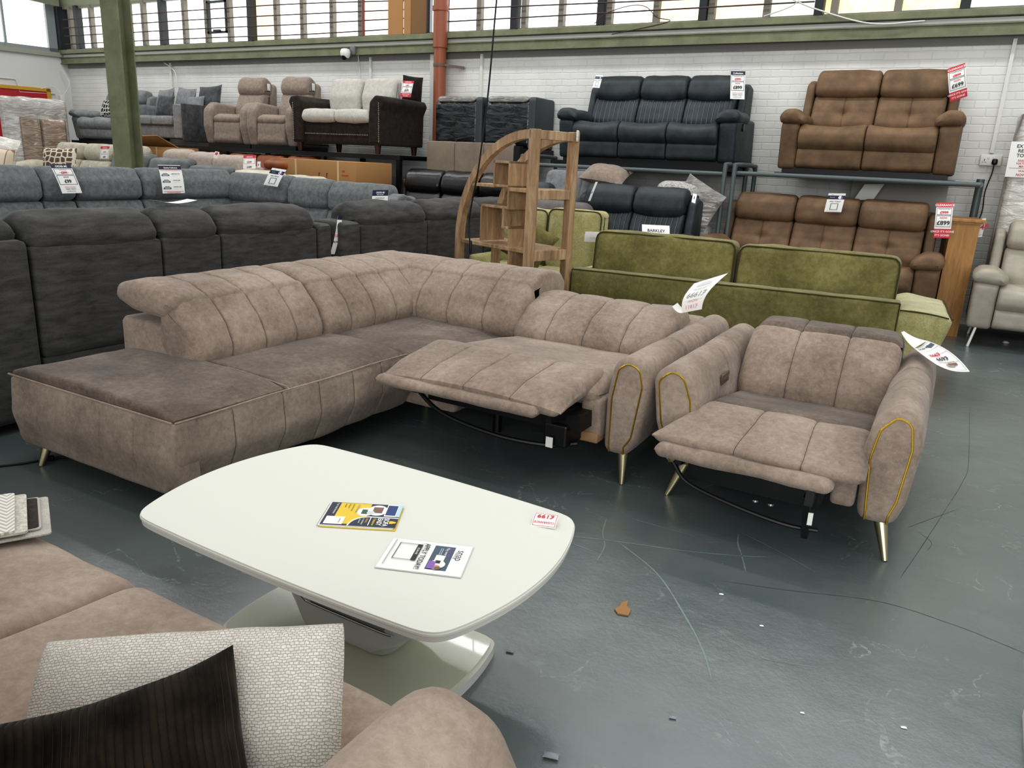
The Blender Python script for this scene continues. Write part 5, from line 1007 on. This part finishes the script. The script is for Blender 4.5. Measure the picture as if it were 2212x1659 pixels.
# dark studded sofa with cream cushions
ds=Thing('studded_sofa','dark brown studded sofa with cream cushions raised at the end of the upper rack','sofa',(-7.62,8.3,1.5))
ds.p('base',[extr([(.05,.08,.02),(.03,.36,.03),(.8,.36,.03),(.8,.08,.02)],1.3,FX(-.65),.02,(),0,.01,.03,.002)],DKBR)
for s in (-1,1):
    px=[(.58,.08,.02),(.585,.45,.05),(.60,.62,.06),(.69,.70,.05),(.82,.69,.05),(.86,.62,.04),(.80,.5,.05),(.79,.08,.02)]
    if s<0: px=[(-a,*r) for a,*r in px]
    a=ds.p('arm',[extr(px,.95,FY(.0),.03,(),0,.01,.02,.003)],DKBR)
    xx=.765*s; 
    ds.p('studs',[lathe([(.009,0),(.007,.004),(.002,.006)],(0,0,0),6) for _ in ()]+[box((xx,-.004,z),(.014,.008,.014),0,.003) for z in np.linspace(.12,.6,22)],plain('pewter_stud','#a9a49b',.3,.8) if s<0 else bpy.data.materials['pewter_stud'],a)
    ds.p('seat_cushion',[extr([(.0,.36,.04),(-.04,.42,.06),(.0,.52,.05),(.7,.52,.05),(.7,.36,.03)],.595,FX(-.6 if s<0 else .0),.05,(),0,.01,.025,.005,bul=.01)],CREAMC)
    ds.p('back_cushion',[extr([(.45,.52,.05),(.42,.72,.12),(.52,.96,.06),(.68,.96,.06),(.66,.52,.05)],.56,FX(-.52 if s<0 else .08),.07,(),0,.01,.025,.006,bul=.012)],CREAMC)
ds.p('studs',[box((x,.018,.2),(.014,.01,.014),0,.003) for x in np.linspace(-.56,.56,40)],bpy.data.materials['pewter_stud'])
bp=ds.p('back',[extr([(.72,.1,.03),(.70,.62,.05),(.78,.72,.05),(.95,.70,.05),(.93,.1,.03)],1.4,FX(-.7),.04,[.3,.6,.9,1.15],.012,.012,.025,.003)],DKBR)
ds.p('side_cushion',[pillow(.36,.36,.12,(V(.7,.8,.84),V(.25,.95,0),V(.95,-.25,0),V(0,.1,1)),.05,12)],DKBR)
for x,y in ((-.7,.06),(.7,.06),(-.7,.85),(.7,.85)): ds.p('leg',[tube([(x,y,.1),(x,y,-.035)],.05,10,.032)],DKWOOD)
hang('price_tag','red and white clearance tag priced £679 on the dark studded sofa',[(867,211),(890,212),(874,176)],(8.7,8.75),'y',price_items('£899','£679','CLEARANCE','r','TWO SEATER SOFA',('gone',)),lift=.03)
# wrapped chairs beside the drainpipe
for i,(x,lab) in enumerate(((-6.07,'black plastic-wrapped chair beside the drainpipe, left of two'),(-5.28,'black plastic-wrapped chair beside the drainpipe, right of two'))):
    wv=Thing('wrapped_chair',lab,'wrapped furniture',(x,8.95,1.62))
    wv.p('wrapped_body',[extr([(0,.03,.04),(.0,.58,.08),(.5,.6,.06),(.5,.03,.04)],.68,FX(-.36),.05,(),0,.01,.03,.01)],WRAPD); wv.p('side_panel',[extr([(-.012,.0,.02),(-.012,.62,.05),(.52,.62,.05),(.52,.0,.02)],.1,FX(.3),.02,(),0)],plain('dark_grey_side','#3d4347',.5) if i==0 else bpy.data.materials['dark_grey_side']); wv.p('top_band',[extr([(-.02,.55,.03),(-.02,.63,.04),(.4,.64,.03),(.4,.55,.03)],.6,FX(-.32),.06,(),0,.01,.03,.01)],POLYG)
one('wrapped_chair_shelf','dark shelf under the two plastic wrapped chairs','shelf',[span(-6.5,-4.85,8.9,9.45,1.55,1.615),span(-5.0,-4.94,8.9,8.96,0,1.55),span(-6.45,-6.39,8.9,8.96,0,1.55)],STEELD,(-5.6,9.2,0),smooth=False)
hb=Thing('headboard','tall mushroom brown panelled headboard behind the black leather sofa','headboard',(-5.6,8.55,0))
for i in range(3): hb.p('panel',[extr([(0,.3,.02),(0,1.665,.03),(.07,1.665,.02),(.07,.3,.02)],.435,FX(-.66+i*.44),.012,(),0,.01,.05,.002)],MUSH)
hb.p('frame',[span(-.66,.66,.07,.1,.0,1.6)],BLK); hb.p('side_post',[span(.665,.74,.0,.09,.0,1.64)],BLK)
bl=recliner('recliner_sofa','shiny black leather recliner sofa in front of the brown headboard',2.1,3,(-5.45,7.55,.25),0,BLACKL,'plain',1.06,.2,fine=.035)
one('display_plinth','low plinth under the black leather sofa','plinth',[span(-6.4,-4.5,7.6,8.3,0,.248)],STEELD,(-5.45,8,0),smooth=False)
# cream leather sofa (rounded back edge) between the grey corner sofa and the box
cm=Thing('leather_sofa','cream leather sofa mostly hidden behind the grey corner sofa','sofa',(-6.9,7.2,0),world=True)
for i,(a,b) in enumerate(((-8.2,-7.45),(-7.44,-6.75))): cm.p('back_cushion',[extr([(6.95,.6,.05),(6.9,.9,.1),(7.0,1.165,.08),(7.25,1.185,.08),(7.38,.9,.05),(7.35,.6,.05)],b-a,FX(a,0,.02-.03*i),.08,(),0,.01,.03,.008)],CREAML)
cm.p('arm',[extr([(-6.75,.1,.05),(-6.75,1.0,.1),(-6.5,1.13,.1),(-6.2,1.05,.12),(-6.02,.8,.12),(-6.0,.1,.05)],.5,FY(6.95),.09,(),0,.01,.03,.008)],CREAML); cm.p('side_wing',[extr([(-6.3,.3,.05),(-6.3,.86,.1),(-6.05,.9,.1),(-5.85,.7,.1),(-5.85,.3,.05)],.3,FY(6.82),.08,(),0,.01,.03,.006)],CREAML); cm.p('base',[span(-8.2,-6.15,6.95,7.45,.0,.6,.03)],CREAML)
# cardboard boxes
def carton(name,label,c,s,rz,m=CARD,open_=False,tape=True):
    t=Thing(name,label,'box',(c[0],c[1],c[2]-s[2]/2),rz)
    t.p('carton',[box((0,0,s[2]/2),s,0,.004)],m)
    for x in ((-s[0]*.28,s[0]*.28) if tape else ()): t.p('tape',[box((x,-s[1]/2-.001,s[2]/2),(.035,.003,s[2]),0)],TAPE,smooth=False)
    return t
cb=carton('cardboard_box','long cardboard box lying across the stack below the dark studded sofa',(-7.35,8.0,1.215),(1.5,.62,.28),math.radians(-7)); cb.p('print',[box((x,-.312,.1),(.008,.003,.05),0) for x in (.05,.2)]+[box((.06,-.312,.12),(.03,.003,.008)),box((.21,-.312,.12),(.03,.003,.008))],BLACK,smooth=False)
cb.p('red_print',[box((.52,-.312,.16),(.05,.003,.02),0),box((.55,-.312,.11),(.12,.003,.018),0)],plain('rust_print','#a5532f',.7),smooth=False)
one('box_stack_base','lower cardboard box under the long one','box',[span(-8.0,-6.7,7.75,8.35,0,1.07,.004)],CARDD,(-7.35,8.0,0),smooth=False)
carton('cardboard_box','big cardboard box with sloping lid behind the green column',(-11.15,8.1,.71),(1.45,.5,1.42),math.radians(-4)); carton('cardboard_box','dark cardboard box under the rack right of the sloping one',(-10.45,8.72,.695),(.8,.4,1.39),0,CARDD)
one('cardboard_sheet','open cardboard flap leaning on the big box behind the green column','cardboard',[bar((-11.7,8.0,1.435),(-10.5,7.9,1.47),.5,.01,up=(0,.5,1))],CARD,(-11.1,7.5,1.43),smooth=False)
ru=Thing('leather_sofa','rust brown leather sofa under the rack below the mink armchairs','sofa',(-8.95,8.35,0))
for i in range(3): ru.p('back_cushion',[extr([(0,.9,.05),(-.05,1.15,.1),(.05,1.38,.08),(.3,1.4,.08),(.35,.9,.05)],.6,FX(-.95+.61*i),.1,(),0,.01,.035,.008)],RUST)
ru.p('base',[span(-.95,.9,0,.8,.0,.95,.03)],BLKM)
one('bolster','rust leather bolster lying on the stack beside the long cardboard box','cushion',[extr([(0,0,.05),(-.02,.1,.06),(.15,.16,.06),(.3,.1,.05),(.3,0,.03)],.5,FX(-8.45,7.75,1.2),.08,(),0,.01,.03,.006)],RUST,(-8.2,7.9,1.2))
# pink-beige channelled sofa
pk=Thing('channel_back_sofa','pinkish beige sofa with rounded channel backs behind the grey corner sofa','sofa',(-9.3,7.6,0),world=True)
for i,(a,b) in enumerate(((-10.25,-9.72),(-9.71,-9.2),(-9.19,-8.6))): pk.p('back_cushion',[extr([(7.5,.7,.05),(7.45,1.0,.1),(7.52,1.37,.1),(7.72,1.42,.1),(7.85,1.2,.08),(7.85,.7,.05)],b-a,FX(a,0,-.02*i),.08,(),0,.01,.03,.006)],PINKB)
pk.p('arm',[extr([(7.2,.1,.05),(7.2,1.0,.1),(7.6,1.24,.1),(7.85,1.2,.08),(7.85,.1,.05)],.2,FX(-8.6),.07,(),0,.01,.03,.006)],PINKB); pk.p('base',[span(-10.25,-8.6,7.2,7.85,0,.75,.03)],PINKB)
hang('price_tag','red clearance tag priced £2399 on the pink beige sofa',[(529,366),(556,366),(530,337)],(7.3,7.35),'y',[('R',0,.78,1,.22,'r'),('T','CLEARANCE',.5,.83,.11,'w','c',.02)]+frame_(.06,.35,.88,.4,'n')+[('T','£2399',.5,.42,.2,'r','c',.025),('T','£1699',.5,.05,.2,'k','c',.025)],lift=.03)
hang('care_tag','small white and red hang tag on the pink beige sofa back',[(464,342),(473,344),(469,328)],(7.4,7.42),'y',[('R',.2,.5,.6,.4,'r')],lift=.03)
hang('care_tag','cream card tag on the right arm of the pink beige sofa',[(560,362),(567,362),(560,349)],(7.2,7.2),'y',[('R',.2,.3,.4,.3,'g')],lift=.03)
# slate leather sofa behind the grey headrests
sl=Thing('leather_sofa','slate grey leather sofa just showing above the grey corner sofa','sofa',(-9.9,6.3,0),world=True)
for i,(a,b,z) in enumerate(((-10.1,-9.35,.06),(-9.33,-8.6,.03),(-8.58,-7.9,-.03))): sl.p('back_cushion',[extr([(6.6,.7,.05),(6.55,1.0,.1),(6.65,1.25,.06),(6.85,1.27,.06),(6.88,.7,.05)],b-a,FX(a,0,z),.07,(),0,.01,.03,.01)],SLATEL)
sl.p('base',[span(-10.1,-7.95,6.6,6.86,0,.75,.03)],SLATEL)
# beige tufted sofa at the far left
bs=Thing('tufted_sofa','beige fabric sofa with roll headrests behind the grey corner sofa at the far left','sofa',(-11.4,7.0,0),world=True)
for i in range(3):
    x=-12.85+i*.745
    bs.p('headrest',[extr([(7.5,1.16,.06),(7.45,1.26,.08),(7.52,1.42,.09),(7.68,1.42,.08),(7.74,1.28,.07),(7.66,1.16,.05)],.71,FX(x),.1,(),0,.01,.03,.006)],BEIGEF)
    bs.p('back_cushion',[extr([(7.35,.7,.05),(7.32,.95,.1),(7.45,1.17,.05),(7.65,1.17,.04),(7.65,.7,.04)],.71,FX(x),.06,(),0,.01,.03,.006,dents=((.2,7.36,1.02,.06,.04),(.5,7.36,1.02,.06,.04)))],BEIGEF)
bs.p('arm',[extr([(6.9,.1,.05),(6.85,1.05,.1),(7.3,1.13,.08),(7.7,1.05,.06),(7.7,.1,.04)],.4,FX(-13.3),.1,(),0,.01,.04,.006)],BEIGEF); bs.p('base',[span(-12.9,-10.6,6.95,7.7,0,.72,.03)],BEIGEF)
o=one('scatter_cushion','beige and brown geometric cushion on the beige sofa at the far left','cushion',[pillow(.5,.42,.14,LOC,.05,14)],geo_mat('brown_geometric','#cfc6b4','#5b4b3d',(13,13,13)),ang=180); orient(o,(-11.5,6.75,1.14),(.85,.5,.02),(-.1,.3,1))
o=one('scatter_cushion','pale beige pointed cushion on the beige sofa beside its price tag','cushion',[pillow(.36,.36,.12,LOC,.08,12)],BEIGEF,ang=180); orient(o,(-10.35,7.15,1.13),(.8,.2,.5),(-.5,.3,.8))
o=one('scatter_cushion','dark grey satin cushion lying at the foot of the green column','cushion',[pillow(.55,.42,.14,LOC,.05,14)],SILVD,ang=180); orient(o,(-9.75,6.9,1.08),(.9,.35,.0),(-.2,.8,.35))
hang('price_tag','red clearance tag priced £699 on the beige sofa',[(220,344),(239,344),(222,317)],(7.1,7.12),'y',[('R',0,.8,1,.2,'r'),('T','CLEARANCE',.5,.85,.1,'w','c',.02)]+frame_(.06,.42,.88,.35,'n')+[('T','£1399',.5,.5,.16,'r','c',.02)]+frame_(.06,.03,.88,.34,'n')+[('T','£699',.5,.1,.18,'k','c',.025)],lift=.03)
# wrapped slabs in the corner
wc=ony(80,280,7.9)
ws=Thing('wrapped_mattresses','tall slabs in crinkled clear plastic standing by the red door','wrapped furniture',(-14.1,7.85,0),math.radians(61))
ws.p('pale_slab',[extr([(-.2,.0,.05),(-.2,2.1,.08),(.2,2.14,.06),(.2,.0,.05)],.98,FX(-.42),.06,(),0,.01,.06,.02)],WRAPL); ws.p('brown_slab',[extr([(-.27,.0,.04),(-.27,1.78,.05),(-.19,1.78,.04),(-.19,.0,.04)],.36,FX(.16),.03,(),0,.01,.06,.01)],WRAPB); ws.p('brown_slab',[extr([(-.25,.0,.04),(-.25,1.8,.05),(-.19,1.8,.04),(-.19,.0,.04)],.3,FX(-.15),.03,(),0,.01,.06,.01)],WRAPB)
def plaid_mat():
    m,t=newmat('beige_plaid');b=t.b;v=coords(t,5.5);br=t.a('ShaderNodeTexBrick',Scale=1,offset=0);br.inputs['Brick Width'].default_value=.6;br.inputs['Row Height'].default_value=.6;br.inputs['Mortar Size'].default_value=.03;br.inputs['Color1'].default_value=lin('#d3c6b2');br.inputs['Color2'].default_value=lin('#c9bba4');br.inputs['Mortar'].default_value=lin('#8d6a58');t.c(v,br.inputs['Vector']);t.c(br.outputs['Color'],b.inputs['Base Color']);b.inputs['Roughness'].default_value=.9;return m
pcs=onx(8,335,-10.8)
o=one('scatter_cushion','beige plaid cushion at the far left edge behind the grey corner sofa','cushion',[pillow(.6,.5,.2,LOC,.03,12)],plaid_mat(),ang=180); orient(o,(-10.95,5.5,1.09),(.8,.58,-.12),(-.1,.2,1))
one('display_plinth','grey padded plinth under the plaid cushion at the far left','plinth',[span(-11.4,-10.5,5.2,6.0,0,.86,.03)],SILVER,(-10.95,5.6,0))
o=one('polythene_bag','crumpled white polythene over the plaid cushion at the far left edge','bag',[pillow(.62,.5,.28,LOC,.03,14,.4,.04)],POLY,ang=180); orient(o,(-11.3,5.75,1.24),(.8,.58,-.2),(-.1,.2,1))
# ------------------------------------------------------------------ odds and ends behind the shelf and under the racks
gw=Thing('boucle_sofa','pale grey boucle armchair parts half wrapped in polythene behind the small navy sofa','sofa',(-2.6,8.2,0),world=True)
gw.p('back',[extr([(8.2,.6,.05),(8.15,1.1,.1),(8.25,1.35,.12),(8.5,1.3,.12),(8.6,.6,.05)],.5,FX(-2.98),.12,(),0,.01,.03,.006)],ASH); gw.p('arm',[extr([(8.33,.5,.05),(8.31,.85,.1),(8.62,.92,.1),(8.62,.5,.05)],.28,FX(-2.66),.09,(),0,.01,.03,.006)],ASH); gw.p('lower_arm',[extr([(8.33,.0,.05),(8.31,.72,.1),(8.62,.76,.1),(8.62,.0,.05)],.24,FX(-2.66),.09,(),0,.01,.03,.006)],ASH)
gw.p('polythene_cover',[pillow(.5,.42,.06,(V(-2.5,8.28,1.12),V(.8,.1,-.45),V(-.1,.9,.1),V(.45,.1,.9)),.04,12,.45,.01)],POLYG); gw.p('black_clip',[box((-2.52,8.22,1.17),(.1,.05,.06),.2,.01)],BLKM)
gb=Thing('boucle_sofa','grey fabric sofa back behind the wooden shelf under the raised navy sofa','sofa',(-4.2,8.4,0),world=True)
gb.p('back',[extr([(8.3,.5,.05),(8.25,1.1,.08),(8.35,1.38,.08),(8.6,1.4,.08),(8.65,.5,.05)],.9,FX(-4.38),.08,[.5],.012,.01,.03,.006)],SILVER)
o=one('scatter_cushion','taupe velvet cushion lying under the raised navy sofa','cushion',[pillow(.52,.45,.2,LOC,.06,14)],MINK,ang=180); orient(o,(-3.6,8.35,1.36),(.95,.1,-.1),(-.1,.9,.3))
na=Thing('leather_armchair','navy leather armchair back glimpsed behind the right side of the wooden shelf','armchair',(-4.0,7.4,0),world=True)
na.p('headrest',[extr([(7.4,.9,.05),(7.35,1.1,.1),(7.45,1.26,.08),(7.65,1.25,.08),(7.7,.9,.05)],.5,FX(-4.35),.08,(),0,.01,.03,.006)],NAVYL); na.p('back_panel',[span(-4.3,-3.9,7.5,7.65,.0,1.1,.04)],NAVYL); na.p('hang_tag',[box((-3.84,7.4,1.1),(.01,.05,.12),.3,.002)],WHP)
st=Thing('grey_recliner','grey brown leather recliner top behind the light olive sofa','armchair',(-3.6,7.0,0),world=True)
st.p('headrest',[extr([(7.0,.85,.05),(6.98,.98,.08),(7.05,1.1,.09),(7.25,1.09,.09),(7.3,.85,.05)],.8,FX(-4.0),.11,[.62],.006,.008,.03,.005)],GREYL); st.p('back_panel',[span(-3.95,-3.25,7.06,7.25,.0,.95,.04)],GREYL)
one('wall_leaning_panel','thin grey panel leaning on the wall behind the brown three seater','panel',[bar((-1.1,9.15,1.2),(-.2,9.2,1.2),.5,.02,up=(0,1,.02)),],plain('panel_grey','#9a9993',.6),(-.65,9.2,1.0),smooth=False)
hang('paper_sheet','pale sheet of paper hanging behind the brown three seater',[(1844,432),(1886,432),(1868,398)],(9.0,9.0),'y',[],cat='paper')
# price sheets stuck in the arms of the taupe pieces
def swoop(A,B,Cc,W,Hh,k):
    """sheet whose lower edge A-B is tucked in and which curls up and over to the far edge at Cc"""
    A,B,Cc=V(*A),V(*B),V(*Cc);r=B-A;u=Cc-A;n=np.cross(r,u);n/=np.linalg.norm(n)
    return lambda a,b:A+r*(a/W)+u*(b/Hh)+n*k*math.sin(b/Hh*PI)
bl_=ony(1474,676,4.25);br_=ony(1516,668,4.25);tl_=ony(1500,612,4.33);W=.21;Hh=.28
s1=lambda a,b:(bl_+(br_-bl_)*(a/W)*(1+.35*b/Hh)+(tl_-bl_)*(b/Hh)+V(.06,.0,.05)*(b/Hh)**2*(a/W)*.6+V(-.02,-.03,0)*math.sin(b/Hh*PI))
paper('price_sheet','white price sheet standing up on the corner sofa arm, print showing through reversed','price sheet',W,Hh,[('R',.02,.205,.165,.0016,'g'),('R',.02,.1,.165,.0016,'g'),('T','£1999',.105,.172,.062,'g','c',.012,PI),('T','NOW',.1,.108,.034,'p','c',.01,PI),('T','£1811',.1,.062,.05,'p','c',.01,PI),('T','HALF PRICE SALE',.105,.198,.012,'g','c',.0,PI),('R',.05,.225,.1,.02,'l'),('R',.065,.235,.06,.022,'l')],s1)
f0=ony(1452,662,4.24)
paper('sheet_corner','folded front corner of the white price sheet on the corner sofa','price sheet',.06,.12,[],lambda a,b:bl_+(f0-bl_)*(b/.12)+V(.02,.03,.02)*(a/.06)+V(0,0,-.012)*math.sin(b/.12*PI))
q0=ony(1947,718,4.3);q1=ony(1975,752,4.12);q2=ony(2024,788,3.92);q3=ony(2095,803,3.8);q4=ony(2002,736,4.28)
def s2(a,b):
    # a along the short side, b from the tucked top edge to the free bottom edge
    t=b/.297;s=a/.21
    left=(1-t)**2*q1+2*t*(1-t)*(.5*(q1+q2)+V(0,0,-.005))+t*t*q2
    right=(1-t)**2*q4+2*t*(1-t)*(.5*(q4+q3)+V(.02,0,.035))+t*t*q3
    return left+(right-left)*s+V(0,0,-.012*math.sin(s*PI))
paper('price_sheet','white price sheet draped over the right arm of the taupe armchair','price sheet',.21,.297,[('R',.01,.01,.19,.0014,'n'),('R',.01,.286,.19,.0014,'g'),('R',.01,.01,.0014,.277,'g'),('R',.1985,.01,.0014,.277,'n'),('R',.01,.255,.0,.0,'n'),('Q',[(.13,.03),(.2,.03),(.2,.055),(.15,.06)],'s'),('T','ORDER ME',.09,.045,.03,'s','c',.01,PI,-1),('R',.015,.075,.183,.0016,'n'),('T','£999',.1,.118,.045,'r','c',.02,0,-1),('R',.015,.135,.183,.0016,'n'),('T','NOW',.11,.155,.02,'p','c',.01,0,-1),('T','£699',.115,.17,.045,'n','c',.025,0,-1),('T','POWER RECLINER',.115,.216,.014,'k','c',.0,0,-1),('R',.015,.225,.183,.0018,'n'),('R',.1,.24,.05,.025,'e'),('R',.115,.234,.06,.018,'b'),('D',.04,.25,.004,'g'),('D',.055,.25,.004,'g')],s2,eps=.0012,flip=-1)
# upturned top flap of that sheet
paper('sheet_flap','upturned top edge of the price sheet on the taupe armchair','price sheet',.21,.08,[],lambda a,b:q1+(q4-q1)*(a/.21)*(1-.8*b/.08)+(q0-q1)*(b/.08)+V(0,0,-.008)*math.sin(b/.08*PI))
# ------------------------------------------------------------------ floor litter
sc_=[(-.79,2.25),(-.775,2.275),(-.765,2.24),(-.745,2.225),(-.74,2.19),(-.775,2.18),(-.795,2.2),(-.785,2.23)]
one('cardboard_scrap','torn scrap of corrugated cardboard on the floor right of the coffee table','scrap',[plate(sc_,.001,.006)],CARD,(-.77,2.22,0),smooth=False)
for i,(u,v,s) in enumerate(((1101,1409,.012),(1558,1285,.008),(1645,1353,.007),(1733,1541,.006),(2172,742,.03),(1952,1573,.008),(1453,1552,.01),(1190,1637,.02))):
    p=onz(u,v,0); bmx=pillow(s*2,s,s*.8,(V(0,0,0),V(1,.3,0),V(0,0,1),V(-.3,1,0)),.1,4,.4,0)
    one('floor_debris',('crumb of grit right of the table base','pale splinter on the floor in front of the armchair','pale crumb in the middle of the floor','white crumb on the near floor','white scrap on the floor in front of the pale leather sofa','white plastic chip on the near floor at the right','grey grit at the bottom of the frame','dark crumpled litter at the bottom edge')[i],'debris',[xf(bmx,None,(p[0],p[1],s*.35))],WHITE if i not in (0,6,7) else GREYI,(p[0],p[1],0))
one('floor_cable','thin black power cable running over the floor under the chaise end','cable',[tube(smooth_path([(-4.0,1.2,.006),(-3.75,1.5,.006),(-3.57,1.75,.006),(-3.5,1.9,.006),(-3.3,2.05,.006)],8),.005),box((-3.52,1.86,.012),(.04,.025,.02),.9,.004)],RUB,(-3.57,1.75,0))
# long scuffs and cracks in the floor paint
def scuff(pts,wd,mat,nm):
    P=smooth_path([(*onz(u,v,0)[:2],0.0006) for u,v in pts],10);n=len(P);vs=[];F=[]
    for i,p in enumerate(P):
        d=P[min(i+1,n-1)]-P[max(i-1,0)];d/=np.linalg.norm(d);s=V(-d[1],d[0],0);k=wd*(.6+.5*random.random())*(1 if 1<i<n-2 else .4);vs+=[p+s*k,p-s*k]
    F=[(2*i,2*i+1,2*i+3,2*i+2) for i in range(n-1)]
    return struct(nm,(np.array(vs),F),mat,fix=False)
SC=plain('scuffed_paint','#7d8f8b',.5);CRK=plain('floor_crack','#3a4245',.6)
for i,(p,w_) in enumerate((([(1335,1170),(1420,1240),(1485,1340),(1520,1410),(1537,1468)],.0035),([(1230,1158),(1320,1168),(1480,1190),(1600,1201),(1660,1203)],.003),([(1595,1152),(1594,1175),(1602,1200),(1611,1235)],.0035),([(1600,1150),(1680,1190),(1760,1235)],.0018),([(1365,1120),(1420,1136),(1500,1158)],.0018),([(1225,1170),(1290,1194)],.0025),([(1310,1120),(1302,1150),(1306,1180),(1290,1210)],.002),([(1540,1355),(1630,1415),(1700,1432),(1780,1444)],.0016),([(1455,912),(1470,925)],.002))): scuff(p,w_,SC,'floor_scuff')
scuff([(1560,1255),(1700,1275),(1900,1300),(2060,1350),(2150,1385),(2212,1411)],.0013,CRK,'floor_crack'); scuff([(2095,880),(2092,1000),(2080,1040),(2040,1105),(1985,1190),(1945,1248)],.0012,CRK,'floor_crack')
for s in ([(1960,1140),(2000,1125),(2075,1098)],[(1985,1150),(2012,1172),(2003,1190)]): scuff(s,.001,CRK,'floor_crack')
